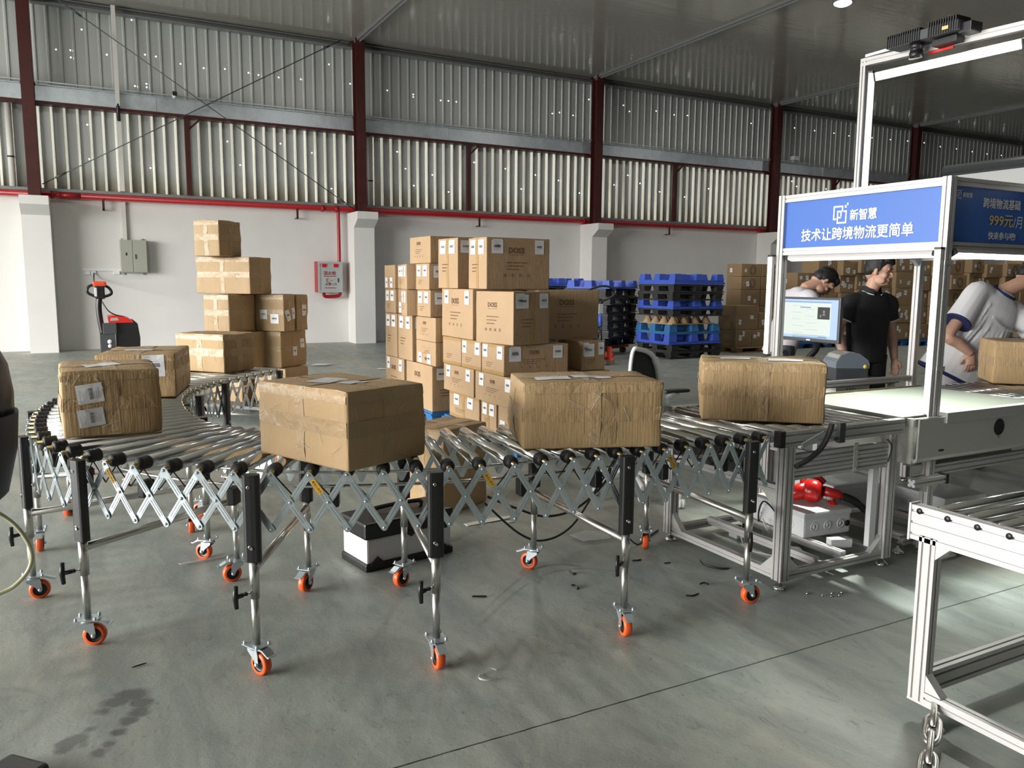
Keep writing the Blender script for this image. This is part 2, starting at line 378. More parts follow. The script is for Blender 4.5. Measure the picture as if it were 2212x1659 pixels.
def rib_mat():
    m=mat('translucent_rib',(.55,.55,.50),.4,var=.1,vs=2,stretch=(3,3,.15)); nt=m.node_tree; b=nt.nodes['Principled BSDF']; out=nt.nodes['Material Output']
    tr=_n(nt,'ShaderNodeBsdfTranslucent'); ad=_n(nt,'ShaderNodeAddShader'); nz=_n(nt,'ShaderNodeTexNoise',_Scale=.9,_Detail=2); tc=nt.nodes['Texture Coordinate']
    mp=_n(nt,'ShaderNodeMapping'); mp.inputs['Scale'].default_value=(4,1,.3); nt.links.new(tc.outputs['Object'],mp.inputs[0]); nt.links.new(mp.outputs[0],nz.inputs['Vector'])
    rp=_n(nt,'ShaderNodeValToRGB'); rp.color_ramp.elements[0].position=.3; rp.color_ramp.elements[1].position=.6; rp.color_ramp.elements[0].color=(.010,.0095,.008,1); rp.color_ramp.elements[1].color=(.034,.033,.029,1)
    nt.links.new(nz.outputs['Fac'],rp.inputs[0]); nt.links.new(rp.outputs[0],tr.inputs[0]); nt.links.new(b.outputs[0],ad.inputs[0]); nt.links.new(tr.outputs[0],ad.inputs[1]); nt.links.new(ad.outputs[0],out.inputs[0]); MT['rib']=m
rib_mat()
clad_mat('cladding',False); clad_mat('cladding_low',True)
def struct(name,mb,m,**k): return build(name,mb,m,kind='structure',**k)
XL,XR,YF,YB,ZC=-16.,44.,-7.,19.2,7.08
o=struct('floor',MB().bb((XL,YF,-.12),(XR,YB+.3,0)),'floor'); 
o.data.transform(Matrix.Translation(o.location)); o.location=(0,0,0)
struct('ceiling',MB().bb((XL,YF,ZC),(XR,YB+.6,ZC+.1)),'ceiling')
struct('wall_back',MB().bb((XL,YB,0),(XR,YB+.24,3.27)),'white_plaster')
wl=MB(); wl.bb((XL-.2,YF,0),(XL,-2.0,ZC)).bb((XL-.2,14.0,0),(XL,YB+.3,ZC)).bb((XL-.2,-2,5.2),(XL,14.0,ZC))
struct('wall_left',wl,'grey_steel')
struct('wall_right',MB().bb((XR,YF,0),(XR+.2,YB+.3,ZC)),'dark_grey')
struct('wall_front',MB().bb((XL,YF-.2,0),(XR,YF,ZC)),'dark_grey')
HOLES=[(-0.46,6.14),(-0.07,6.16),(0.48,6.16),(-0.09,6.02),(0.06,6.6),(1.0,6.93),(1.38,6.26),(1.62,6.25),(1.92,6.16),(2.39,6.13),(2.9,6.17),(3.35,6.15),(3.6,6.13),(4.11,6.13),(4.48,6.15),(0.97,5.59),(1.32,5.59),(1.36,5.66),(5.29,6.57),(5.79,6.19),(6.74,6.14),(7.35,6.12),(7.37,6.06),(8.07,6.06),(8.31,6.07),(8.58,6.07),(11.39,6.07),(11.51,6.12),(11.97,6.09),(12.61,6.57),(13.8,6.54),(14.03,6.39),(14.82,6.5),(15.68,6.46),(16.15,6.49),(18.61,6.51),(19.56,6.56),(20.53,6.55),(21.46,6.55),(22.41,6.55),(23.04,6.53),(24.3,6.57),(25.27,6.59),(26.22,6.62),(27.17,6.64),(28.08,6.58),(29.04,6.58),(29.95,6.55),(30.91,6.54),(31.83,6.56),
 (0.1,4.7),(.15,4.0),(1.2,3.9),(3.0,4.6),(3.1,4.1),(4.2,4.65),(4.9,4.5),(5.2,3.7),(6.9,4.7),(7.2,4.3),(7.3,3.9),(7.9,4.2),(8.4,3.8),(9.0,4.6),(9.9,4.5),(10.4,4.0),(10.9,4.4),(11.6,4.3),(12.2,4.0),(13.4,4.3),(13.9,4.6),(14.4,4.4),(15.2,4.2),(16.0,4.1),(17.0,4.4),(20.6,4.85),(20.7,4.7),(22.3,4.7),(23.0,4.75),(22.6,4.6)]
def cladding(z0,z1,dep,y,m,name,rw=.035,fl=.014):
    mb=MB(); p=.235; n=int((XR-XL)/p); r=.011
    for i in range(n):
        x0=XL+i*p; a=x0+p-rw-2*fl; b=a+fl; c=b+rw; d=x0+p
        hs=sorted(z for (x,z) in HOLES if x0<=x<d and z0+.1<z<z1-.1)
        def col(xa,xb,ya,yb,za,zb,mi=0): mb.quad((xa,ya,za),(xb,yb,za),(xb,yb,zb),(xa,ya,zb),mi)
        z=z0; hx=(x0+a)/2+.03+.02*math.sin(i*5)
        for h in hs:
            if h-r<=z: continue
            col(x0,a,y,y,z,h-r); col(x0,hx-r,y,y,h-r,h+r); col(hx+r,a,y,y,h-r,h+r); z=h+r
        col(x0,a,y,y,z,z1); k=1 if dep>.04 else 0; col(a,b,y,y-dep,z0,z1,k); col(b,c,y-dep,y-dep,z0,z1,k); col(c,d,y-dep,y,z0,z1)
    return struct(name,mb,[m,'rib'],fix=False)
cladding(3.27,5.1,.062,19.33,'cladding_low','wall_back_metal_lower',.022,.022)
cladding(5.1,7.08,.022,19.33,'cladding','wall_back_metal_upper',.03,.016)
struct('trim_sill',MB().bb((XL,19.06,3.27),(XR,19.42,3.33)),'grey_steel')
tn=1
COLX=[-14.34,-7.62,-.90,5.82,12.54,19.26,25.98,32.7]
for x in COLX:
    mb=MB(); pf=[(18.6,0),(18.6,2.75),(18.3,2.94),(18.3,3.11),(19.2,3.11),(19.2,0)]
    mb.prism(pf,(x-.25,0,0),(0,1,0),(0,0,1),(.5,0,0)); struct('trim_pillar',mb,'white_plaster')
    mb=MB(); mb.bb((x-.11,18.70,3.11),(x+.11,18.715,ZC)).bb((x-.11,18.945,3.11),(x+.11,18.96,ZC)).bb((x-.006,18.715,3.11),(x+.006,18.945,ZC)).bb((x-.14,18.66,3.11),(x+.14,18.97,3.125))
    mb.bb((x-.13,18.9,5.32),(x+.13,19.1,5.36)).bb((x-.2,18.95,4.93),(x+.2,19.05,5.0)).bb((x-.16,18.95,7.0),(x+.16,19.1,7.06))
    struct('trim_column',mb,'maroon_steel')
    mb=MB(); mb.bb((x-.07,YF,ZC-.05),(x+.07,18.95,ZC)).bb((x-.012,YF,ZC-.085),(x+.012,18.95,ZC-.05)); struct('trim_ceiling_rail',mb,'grey_steel')
for i in range(len(COLX)-1):
    a,b=COLX[i]+.115,COLX[i+1]-.115
    mb=MB(); mb.bb((a,18.98,5.03),(b,19.02,5.33),0).bb((a,18.93,5.33),(b,19.25,5.345),0).bb((a,18.90,5.38),(b,18.93,5.40),0).bb((a+2.2,18.972,5.04),(a+2.21,18.98,5.32),0)
    struct('trim_girt',mb,'galvanised')
    struct('trim_girt_flange',MB().bb((a,18.96,4.97),(b,19.2,5.03)),'maroon_steel')
    struct('trim_eave_purlin',MB().bb((a,19.0,6.93),(b,19.2,6.945)).bb((a,19.16,6.945),(b,19.2,7.06)).bb((a,19.0,7.03),(b,19.2,7.045)),'grey_steel')
    xm=COLX[i]+2.92+.12*(i==1)
    mb=MB().bb((xm-.05,18.98,3.33),(xm+.05,19.08,4.97)); bar(mb,(xm,19.03,4.7),(xm+.28,19.03,4.97),.04,.04); struct('trim_mid_post',mb,'maroon_steel')
# fire main and its drops
mb=MB().tube([(XL+.05,19.065,3.20),(XR-.05,19.065,3.20)],.058,14)
for x in (-.6,4.95,5.28,12.3,18.9):
    mb.tube([(x-.03,19.065,3.2),(x+.03,19.065,3.2)],.082,14)
mb.tube([(-.48,19.065,3.2),(-.1,19.065,3.2)],.072,14)
fm=build('fire_pipe',mb,'red_paint',None,'long red fire main running along the top of the white wall','pipe')
mb=MB().tube(arc([(5.33,19.065,3.2),(5.33,19.05,2.4),(5.33,19.05,1.4),(5.33,19.03,1.2),(5.26,19.03,1.13),(4.98,19.03,1.12),(4.92,19.0,1.19)],8),.042,12)
build('drop_pipe',mb,'red_paint',fm)
for x in (.32,4.35,9.05,15.3):
    build('bracket',MB().bb((x-.02,19.0,2.93),(x+.02,19.2,2.955)).bb((x-.022,19.0,2.93),(x+.022,19.03,3.16)),'maroon_steel',fm)
for x,nm in ((6.16,'white drain pipe beside the second steel column from the left'),(-1.28,'white drain pipe at the left picture edge beside the leftmost steel column')):
    p=build('drain_pipe',MB().tube([(x,19.12,3.335),(x,19.12,4.95)],.062,14),'pvc',None,nm,'pipe')
    build('pipe_clip',MB().tube([(x,19.12,3.9),(x,19.12,3.93)],.068,14),'black_plastic',p)
for a,b,y,l in (((-.37,7.02),(5.66,3.18),18.80,'thin steel brace rod falling from upper left to lower right across the metal wall'),((5.44,7.03),(-.76,3.38),18.835,'thin steel brace rod rising from lower left to upper right across the metal wall')):
    mb=MB().tube([(a[0],y,a[1]),(b[0],y,b[1])],.010,6); o=build('brace_rod',mb,'dark_grey',None,l,'brace')
    d=(V((b[0],y,b[1]))-V((a[0],y,a[1]))).normalized()
    for q in (V((a[0],y,a[1]))+d*.35,V((b[0],y,b[1]))-d*.5): build('turnbuckle',MB().tube([q,q+d*.22],.022,8),'dark_grey',o)
t=thing('cable_conduit','white cable trunking running down the metal wall to the grey electrical box','conduit',(.70,19.0,2.3))
build('trunking',MB().bb((.65,18.87,5.06),(.73,18.925,7.04)).bb((.66,19.0,3.34),(.74,19.06,4.86)).bb((.66,19.13,2.335),(.74,19.19,3.13)),'pvc',t)
build('cable_sleeve',MB().tube(arc([(.69,18.9,5.10),(.69,18.9,4.95),(.70,18.98,4.78)],6),.036,10),'black_plastic',t)
# cabinets on the wall
t=thing('electrical_cabinet','grey two-door electrical box mounted on the white wall','cabinet',(.85,19.1,1.64))
build('body',MB().bb((.58,18.98,1.64),(1.11,19.2,2.33),bev=.006),'cabinet_grey',t)
for a,b in ((.59,.822),(.83,1.10)):
    d=build('door',MB().bb((a,18.962,1.65),(b,18.98,2.32),bev=.004),'cabinet_grey',t)
    if a<.7: build('meter_window',MB().bb((.69,18.957,2.0),(.715,18.963,2.06)),'black_plastic',d)
    else: build('handle',MB().bb((.862,18.945,1.93),(.888,18.962,2.03),bev=.004),'chrome',d)
for x in (.64,1.03):
    for z in (1.615,2.35): build('mounting_lug',MB().bb((x-.02,19.17,z-.02),(x+.02,19.2,z+.02)),'cabinet_grey',t)
t=thing('socket_strip','white wall socket strip left of the grey electrical box','socket',(.2,19.18,1.6))
build('trunking',MB().bb((-.14,19.165,1.67),(.58,19.2,1.72)).bb((.44,19.165,1.60),(.56,19.2,1.67)),'white_plastic',t)
for x in (-.10,.01): build('socket_plate',MB().bb((x,19.17,1.585),(x+.1,19.2,1.665),bev=.004),'white_plastic',t)
t=thing('hydrant_cabinet','red and silver fire hydrant cabinet hung on the white wall beside the pillar','cabinet',(5.1,19.0,1.22))
build('body',MB().bb((4.76,18.93,1.22),(5.36,19.2,1.95)),'red_paint',t)
f=build('frame',MB().bb((4.77,18.90,1.22),(4.82,18.93,1.95)).bb((5.30,18.90,1.22),(5.36,18.93,1.95)).bb((4.82,18.90,1.22),(5.30,18.93,1.27)).bb((4.82,18.90,1.90),(5.30,18.93,1.95)).bb((4.82,18.90,1.78),(5.30,18.93,1.81)).bb((4.82,18.915,1.81),(5.30,18.93,1.90)),'silver_door',t)
for x in (4.87,5.15): build('alarm_button',MB().bb((x,18.895,1.815),(x+.1,18.92,1.895)),'red_plastic',f)
d=build('door',MB().bb((4.82,18.91,1.27),(5.30,18.925,1.78)),'silver_door',t)
mb=MB()
for s,x,z,wd,b in (('消火栓',4.90,1.63,.30,.01),('火警',4.94,1.385,.14,.008),('119',5.11,1.387,.10,.0)): text(mb,s,(x,18.906,z),(1,0,0),(0,0,1),width=wd,bold=b)
mb.bb((4.92,18.905,1.32),(5.20,18.907,1.335)); mb.bb((4.91,18.905,1.595),(5.2,18.907,1.61)); mb.tube([(5.0+.035*math.cos(a*.3),18.906,1.51+.035*math.sin(a*.3)) for a in range(3,19)],.006,5); mb.bb((4.96,18.905,1.505),(4.98,18.907,1.515)); mb.bb((5.06,18.905,1.50),(5.11,18.907,1.512))
build('lettering',mb,'red_paint',d)
build('handle',MB().bb((5.245,18.895,1.46),(5.26,18.912,1.56)),'black_plastic',d)
t=thing('security_camera','small white camera fixed to the steel girt under the brace crossing','camera',(1.78,18.9,5.33))
build('mount',MB().tube([(1.78,18.98,5.34),(1.78,18.86,5.37)],.02,8),'white_plastic',t); build('housing',MB().ell((1.78,18.82,5.37),(.05,.06,.05)),'white_plastic',t); build('lens_hood',MB().bb((1.74,18.75,5.36),(1.83,18.82,5.45),bev=.01),'black_plastic',t)
t=thing('security_camera','small white camera fixed to the girt right of the fourth steel column','camera',(20.1,18.9,5.35))
build('housing',MB().bb((19.98,18.75,5.42),(20.22,18.92,5.55),bev=.02),'white_plastic',t); build('mount',MB().tube([(20.1,18.98,5.35),(20.1,18.85,5.44)],.025,8),'white_plastic',t)
# high-bay lamp under the ceiling; others in the row added to brighten the wall
MT['lamp_glow']=mat('lamp_glow',(.9,.9,.9),.5,emit=(1,.98,.92),es=40)
for x in (-7.6,-.9,5.8,12.9,19.6,26.3):
    y=11.1
    t=thing('high_bay_lamp','round glowing lamp hanging under the dark ceiling' if x==12.9 else 'added ceiling lamp above the picture to brighten the wall, lamp number %d along the row'%(x/6.7+3),'lamp',(x,y,6.75),0,'high bay lamps along the hall')
    build('lamp_housing',MB().lathe((x,y,6.80),(0,0,1),[(.0,.0),(.17,.0),(.19,.05),(.12,.14),(.05,.2),(.03,.28),(0,.28)],20),'grey_steel',t)
    build('lamp_lens',MB().lathe((x,y,6.74),(0,0,1),[(0,.0),(.1,.01),(.155,.04),(.16,.07),(0,.07)],20),'lamp_glow',t)
    l=bpy.data.lights.new('high_bay_light','AREA'); l.shape='DISK'; l.size=.3; l.energy=BAY; l.color=(1,.98,.93); o=bpy.data.objects.new('high_bay_light',l); link(o); o.location=(0,0,-.02); o.parent=t
# ---------------------------------------------------------------- flexible roller conveyor
ZT=.775                                     # roller axis height
def resample(pts,step):
    P=arc(pts,24); L=[0]
    for a,b in zip(P,P[1:]): L.append(L[-1]+(b-a).length)
    n=max(1,round(L[-1]/step)); out=[]; j=0
    for i in range(n+1):
        s=L[-1]*i/n
        while j<len(L)-2 and L[j+1]<s: j+=1
        k=(s-L[j])/max(1e-9,L[j+1]-L[j]); out.append(P[j].lerp(P[j+1],k))
    return out
CTR=[(2.78,3.07,0),(2.35,3.07,0),(1.97,3.085,0),(1.55,3.11,0),(1.215,3.18,0),(.93,3.27,0),(.678,3.40,0),(.44,3.59,0),(.255,3.82,0),(.14,4.07,0),(.085,4.35,0),(.07,4.75,0),(.10,5.2,0),(.20,5.6,0),(.40,5.98,0),(.66,6.30,0),(.92,6.60,0),(1.02,6.72,0)]
RC=resample(CTR,.116); NR=len(RC)
RT=[(RC[min(i+1,NR-1)]-RC[max(i-1,0)]).normalized() for i in range(NR)]   # travel direction
RO=[V((-t.y,t.x,0))*-1 for t in RT]                                        # to the outer (camera) side
for i in range(NR):
    if RO[i].dot(V((0,-1,0)) if i<20 else V((-1,0,0)))<0: RO[i]=-RO[i]
HW=.36
conv=thing('roller_conveyor','long curving flexible roller conveyor with scissor sides and orange castors','conveyor',(1.2,3.2,0))
OUT=[RC[i]+RO[i]*(HW+.02) for i in range(NR)]; INN=[RC[i]-RO[i]*(HW+.02) for i in range(NR)]
for i in range(NR):
    a=RC[i]+RO[i]*HW; b=RC[i]-RO[i]*HW; a=V((a.x,a.y,ZT)); b=V((b.x,b.y,ZT)); d=(b-a).normalized()
    mb=MB(); mb.lathe(a,d,[(0,.055),(.025,.055),(.025,2*HW-.006),(.021,2*HW),(0,2*HW)],16)
    r=build('roller',mb,'chrome',conv)
    mb=MB().lathe(a,d,[(0,0),(.012,0),(.024,.004),(.027,.012),(.022,.02),(.027,.028),(.022,.036),(.027,.044),(.025,.056),(.02,.056)],14)
    build('end_cap',mb,'black_rubber',r)
    build('axle',MB().cyl(a-d*.022,b+d*.022,.009,8),'brass',r)
ZL,ZH=.555,.768
def link_geo(mb,p,q,nrm,layer,th=.0035,wd=.0125):
    """flat pressed scissor bar from p to q"""
    p=V(p)+nrm*layer; q=V(q)+nrm*layer; a=(q-p); L=a.length; a.normalize(); s=nrm.cross(a)
    out=[]
    for k in range(7): t=PI/2+PI*k/6; out.append((math.cos(t)*wd,math.sin(t)*wd))
    for k in range(7): t=-PI/2+PI*k/6; out.append((L+math.cos(t)*wd,math.sin(t)*wd))
    mb.prism(out,p,a,s,nrm*th)
    for u0,u1 in ((.14,.43),(.57,.86)):
        for v in (-.0055,.0055):
            mb.prism([(L*u0,v-.0018),(L*u1,v-.0018),(L*u1,v+.0018),(L*u0,v+.0018)],p+nrm*th,a,s,nrm*.0016)
    for u in (0,.5,1): mb.lathe(p+a*L*u+nrm*th,nrm,[(.0062,0),(.0062,.003),(.0035,.0055),(0,.0055)],8)
STK=(4,11,16,22,29)
rest=MB(); nl=0
for i in range(NR-1):
    n=(RO[i]+RO[i+1]).normalized()
    for up in (1,0):
        a=OUT[i+1] if up else OUT[i]; b=OUT[i] if up else OUT[i+1]
        # visible front bar leans from upper left to lower right (travel runs to the left)
        p=V((a.x,a.y,ZH)); q=V((b.x,b.y,ZL)); lay=.006 if up else 0.
        if i<50:
            mb=MB(); link_geo(mb,p,q,n,lay); l=build('scissor_link',mb,'zinc',conv)
            if up and i in STK:
                d=(q-p).normalized(); s=n.cross(d); o=p+n*(lay+.0056); mb=MB()
                mb.quad(o+d*.03+s*.0105,o+d*.085+s*.0105,o+d*.085-s*.0105,o+d*.03-s*.0105); mb.quad(o+d*.022+s*.0105,o+d*.03+s*.0105,o+d*.03-s*.0105,o+d*.022-s*.0105)
                k=n*.0004; mb.add([o+d*.026+k,o+d*.034+s*.006+k,o+d*.034-s*.006+k],[(0,1,2)],1)
                text(mb,'当心夹手',o+d*.037-s*.005+k,d,s,width=.045,height=.010,mi=1)
                build('warning_sticker',mb,['yellow','ink'],l)
        else: link_geo(rest,p,q,n,lay)
        a=INN[i+1] if up else INN[i]; b=INN[i] if up else INN[i+1]
        link_geo(rest,(a.x,a.y,ZH),(b.x,b.y,ZL),-n,lay)
build('scissor_link',rest,'zinc',conv,kind='stuff')
# drive belts and motor blocks under the rollers
mb=MB()
for i in range(NR-1):
    a=OUT[i]-RO[i]*.045; b=OUT[i+1]-RO[i+1]*.045; m=(a+b)/2
    for z0 in (.022,): mb.tube([(a.x,a.y,ZT-z0),(m.x,m.y,.672)],.0028,5).tube([(b.x,b.y,ZT-z0),(m.x,m.y,.672)],.0028,5)
build('drive_belt',mb,'black_rubber',conv)
for i in range(1,NR-1,3):
    c=RC[i].lerp(RC[i+1],.5)+RO[i]*.27
    M=Matrix.Translation((c.x,c.y,.65))@Matrix.Rotation(math.atan2(RT[i].y,RT[i].x),4,'Z')
    g=build('gear_block',MB().box((0,0,0),(.035,.06,.07),M,0,.006),'black_plastic',conv); build('red_tab',MB().box((0,-.034,.01),(.022,.006,.03),M),'red_plastic',g)
for s in (-.12,.12):
    mb=MB(); mb.tube([(RC[i].x+RO[i].x*s,RC[i].y+RO[i].y*s,.655) for i in range(NR)],.007,6); build('drive_rod',mb,'chrome',conv)
# castors: one of each part, then copies
def caster_parts(parent,c,ang,brake_side=1):
    M=Matrix.Translation((c[0],c[1],0))@Matrix.Rotation(ang,4,'Z')      # wheel rolls along local x
    mb=MB(); mb.bb((-.045,-.036,.112),(.045,.036,.1155),M=M,bev=.0)
    for x in (-.037,.037):
        for y in (-.028,.028): mb.lathe(M@V((x,y,.115)),(0,0,1),[(.006,0),(.006,.006),(.004,.012),(0,.012)],8)
    mb.lathe(M@V((0,0,.098)),(0,0,1),[(0,0),(.026,0),(.03,.008),(.026,.014),(0,.014)],16)
    for s in (-1,1):
        pf=[(-.03,.1),(.026,.1),(.030,.085),(.034,.05),(.030,.038),(.018,.038),(.008,.058),(-.028,.088)]
        mb.prism(pf,M@V((0,s*.0195,0)),M.to_3x3()@V((1,0,0)),V((0,0,1)),(M.to_3x3()@V((0,s*.003,0))))
        mb.lathe(M@V((.025,s*.0225,.045)),M.to_3x3()@V((0,s,0)),[(.009,0),(.009,.005),(.005,.008),(0,.008)],8)
    f=build('caster',mb,'zinc',parent)
    ax=M.to_3x3()@V((0,1,0)); o=M@V((.025,-.0165,.045))
    mb=MB().lathe(o,ax,[(.030,0),(.041,0),(.045,.006),(.045,.027),(.041,.033),(.030,.033)],26); build('wheel',mb,'orange_wheel',f)
    mb=MB().lathe(o,ax,[(0,.006),(.012,.002),(.016,.006),(.026,.006),(.031,.001),(.031,.032),(.026,.027),(.016,.027),(.012,.031),(0,.027)],20); build('wheel_hub',mb,'black_plastic',f)
    mb=MB(); mb.prism([(.028,.103),(.05,.100),(.085,.084),(.092,.086),(.093,.092),(.084,.091),(.055,.107),(.028,.110)],M@V((0,-.018,0)),M.to_3x3()@V((1,0,0)),V((0,0,1)),M.to_3x3()@V((0,.036,0)))
    build('brake_pedal',mb,'zinc',f)
def leg(parent,x,y,t,out,ang,handle=None,flip=False):
    t=V(t).normalized(); n=V(out).normalized(); M=Matrix(((t.x,n.x,0,x),(t.y,n.y,0,y),(0,0,1,0),(0,0,0,1)))
    pf=[]
    for k in range(16):
        a=2*PI*k/16; c,s=math.cos(a),math.sin(a); pf.append((.031*math.copysign(abs(c)**.55,c),.021*math.copysign(abs(s)**.55,s)))
    sl=build('leg_sleeve',MB().prism(pf,(x,y,.445),t,n,(0,0,.335)),'black_plastic',parent)
    mb=MB()
    for z in (.505,.735): mb.lathe(M@V((.006,.0205,z)),n,[(.007,0),(.007,.003),(.003,.003)],10)
    mb.cyl(M@V((.0,.02,.50)),M@V((.0,.026,.50)),.006,8); build('sleeve_bolt',mb,'chrome',sl)
    lg=build('leg_tube',MB().cyl((x,y,.30),(x,y,.46),.0185,16).cyl((x,y,.113),(x,y,.32),.0155,16),'brushed',parent)
    if handle is not None:
        h=V((math.cos(handle),math.sin(handle),0)); p=V((x,y,.325)); q=h.cross(V((0,0,1)))
        mb=MB(); mb.cyl(p+h*.035,p+h*.075,.009,8); mb.tube([p+h*.078+V((0,0,-.045)),p+h*.082,p+h*.078+V((0,0,.045))],[.008,.011,.008],8,flat=.8)
        hb=build('t_handle',mb,'black_plastic',parent); build('handle_screw',MB().cyl(p+h*.015,p+h*.037,.005,8),'chrome',hb)
    caster_parts(parent,(x,y),ang)
PAIRS=[((2.66,2.655),(2.71,3.49),2.0,1.0),((1.955,2.655),(1.985,3.50),.35,2.2),((1.125,2.75),(1.305,3.60),.55,3.6),((.49,3.01),(.865,3.75),1.1,3.9),((-.085,3.565),(.575,4.03),1.9,3.2),((-.315,4.215),(.485,4.42),2.3,2.4),((-.325,5.0),(.455,4.93),.6,1.5),((-.19,5.68),(.565,5.27),.2,2.6),((.16,6.35),(.80,5.83),.5,.8),((.62,6.98),(1.30,6.45),.2,2.0)]
HND=[-2.2,-2.6,-2.75,-2.75,-2.9,-2.6,None,None,-.1,None]
for k,((ox,oy),(ix,iy),a1,a2) in enumerate(PAIRS):
    o=V((ox,oy,0)); n=V((ix,iy,0)); d=(n-o).normalized(); t=V((-d.y,d.x,0))
    leg(conv,ox,oy,t,-d,a1-2.2,HND[k]); leg(conv,ix,iy,t,d,a2,None if k!=4 else .2)
    mb=MB(); mb.cyl((ox,oy,.415),(ix,iy,.415),.0165,14); build('cross_bar',mb,'brushed',conv)
    # bracket plates joining the sleeve to the scissors
    mb=MB()
    for p,s in ((o,1),(n,-1)):
        q=p+d*.035*s; bar(mb,(p.x+d.x*.015*s,p.y+d.y*.015*s,.74),(q.x,q.y,.74),.02,.02)
    build('bracket',mb,'zinc',conv)
# ---------------------------------------------------------------- cartons
class Carton:
    """a worn cardboard box; P = ground-plan corner of its near upright edge, w to the right (local +x), d to the left (local +y)"""
    def __init__(s,label,P,z,yaw,w,d,h,group=None,m='cardboard',rough=1.,bulge=.006,seed=0,tilt=0.,name='carton',cat='box'):
        a=math.radians(yaw); X=V((math.cos(a),math.sin(a),0)); Y=V((-math.sin(a),math.cos(a),0))
        c=V((P[0],P[1],0))+X*w/2+Y*d/2; s.w,s.d,s.h=w,d,h; s.seed=V((seed*3.1,seed*1.7,seed*.9)); s.rough=rough; s.bulge=bulge
        s.o=thing(name,label,cat,(c.x,c.y,z),a,group,world=False)
        if tilt: s.o.rotation_euler=(0,math.radians(tilt),a)
        mb=MB(); hw,hd=w/2,d/2
        for f in 'fblrtu':
            L=s.dims(f); nu=max(4,int(L[0]/.05)); nv=max(4,int(L[1]/.05)); us=s.cuts(L[0],nu); vs=s.cuts(L[1],nv)
            pts=[s.at(f,u,v) for v in vs for u in us]; k=len(us)
            mb.add(pts,[(j*k+i,j*k+i+1,(j+1)*k+i+1,(j+1)*k+i) for j in range(len(vs)-1) for i in range(k-1)],0,True)
        build('box_body',mb,m,s.o)
    def dims(s,f): return {'f':(s.w,s.h),'b':(s.w,s.h),'l':(s.d,s.h),'r':(s.d,s.h),'t':(s.w,s.d),'u':(s.w,s.d)}[f]
    def cuts(s,L,n):
        r=min(.012,L*.1); return [0,r*.35,r]+[r+(L-2*r)*i/n for i in range(1,n)]+[L-r,L-r*.35,L]
    def at(s,f,u,v,off=0.):
        """point on face f (front/back/left/right/top/under), u to the right as seen, v up"""
        hw,hd,h=s.w/2,s.d/2,s.h
        p={'f':lambda:V((-hw+u,-hd,v)),'b':lambda:V((hw-u,hd,v)),'l':lambda:V((-hw,hd-u,v)),'r':lambda:V((hw,-hd+u,v)),'t':lambda:V((-hw+u,-hd+v,h)),'u':lambda:V((-hw+u,hd-v,0))}[f]()
        n0={'f':V((0,-1,0)),'b':V((0,1,0)),'l':V((-1,0,0)),'r':V((1,0,0)),'t':V((0,0,1)),'u':V((0,0,-1))}[f]
        r=min(.009*max(.4,s.rough),s.h*.06); c=V((0,0,h/2)); e=V((hw,hd,h/2)); q=p-c
        inn=V([max(-(e[i]-r),min(e[i]-r,q[i])) for i in range(3)]); d=q-inn
        n=d.normalized() if d.length>1e-7 else n0
        L=s.dims(f); b=math.sin(PI*min(1,max(0,u/L[0])))*math.sin(PI*min(1,max(0,v/L[1])))
        k=noise.noise(p*5.5+s.seed)*.007*s.rough+noise.noise(p*16+s.seed)*.003*s.rough
        if f=='u': b=0; k=0
        if f=='t': b*=.25; k=min(0,k)
        lift=0 if v>.02 or f in 'tu' else 0
        edge=min(1,(p.z)/.03) if f!='u' else 0
        return c+inn+n*r+n*(s.bulge*b*edge+k*edge)+n0*off
    def patch(s,mb,f,u0,v0,u1,v1,off,mi=0,st=.05):
        nu=max(1,math.ceil((u1-u0)/st)); nv=max(1,math.ceil((v1-v0)/st)); k=nu+1
        pts=[s.at(f,u0+(u1-u0)*i/nu,v0+(v1-v0)*j/nv,off) for j in range(nv+1) for i in range(k)]
        mb.add(pts,[(j*k+i,j*k+i+1,(j+1)*k+i+1,(j+1)*k+i) for j in range(nv) for i in range(nu)],mi,True)
    def tape(s,faces,m='clear_tape',wd=.055,pos=.5,vert=False,name='packing_tape'):
        mb=MB()
        for f in faces:
            L=s.dims(f); e=.004
            if vert: s.patch(mb,f,L[0]*pos-wd/2,e,L[0]*pos+wd/2,L[1]-e,.0016)
            else: s.patch(mb,f,e,L[1]*pos-wd/2,L[0]-e,L[1]*pos+wd/2,.0022)
        return build(name,mb,m,s.o,fix=False)
    def flaps(s,f='t',along='x'):
        L=s.dims(f); mb=MB()
        if along=='x': s.patch(mb,f,.004,L[1]/2-.002,L[0]-.004,L[1]/2+.002,.0012)
        else: s.patch(mb,f,L[0]/2-.002,.004,L[0]/2+.002,L[1]-.004,.0012)
        build('flap_seam',mb,'ink_brown',s.o,fix=False)
    def label(s,f,u,v,wd,ht,rot=0.,bars='h',name='shipping_label'):
        """white shipping label centred at u,v with barcode and print lines"""
        mb=MB(); c,sn=math.cos(math.radians(rot)),math.sin(math.radians(rot))
        R=lambda x,y:(u+x*c-y*sn,v+x*sn+y*c)
        def rect(x0,y0,x1,y1,off,mi):
            n=max(1,math.ceil((x1-x0)/.04)); m=max(1,math.ceil((y1-y0)/.04)); k=n+1
            pts=[s.at(f,*R(x0+(x1-x0)*i/n,y0+(y1-y0)*j/m),off) for j in range(m+1) for i in range(k)]
            mb.add(pts,[(j*k+i,j*k+i+1,(j+1)*k+i+1,(j+1)*k+i) for j in range(m) for i in range(n)],mi)
        W,H=wd/2,ht/2; rect(-W,-H,W,H,.0032,0); rng=random.Random(int((u*977+v*313)*1000)+int(s.seed.x*10))
        x=-W*.62
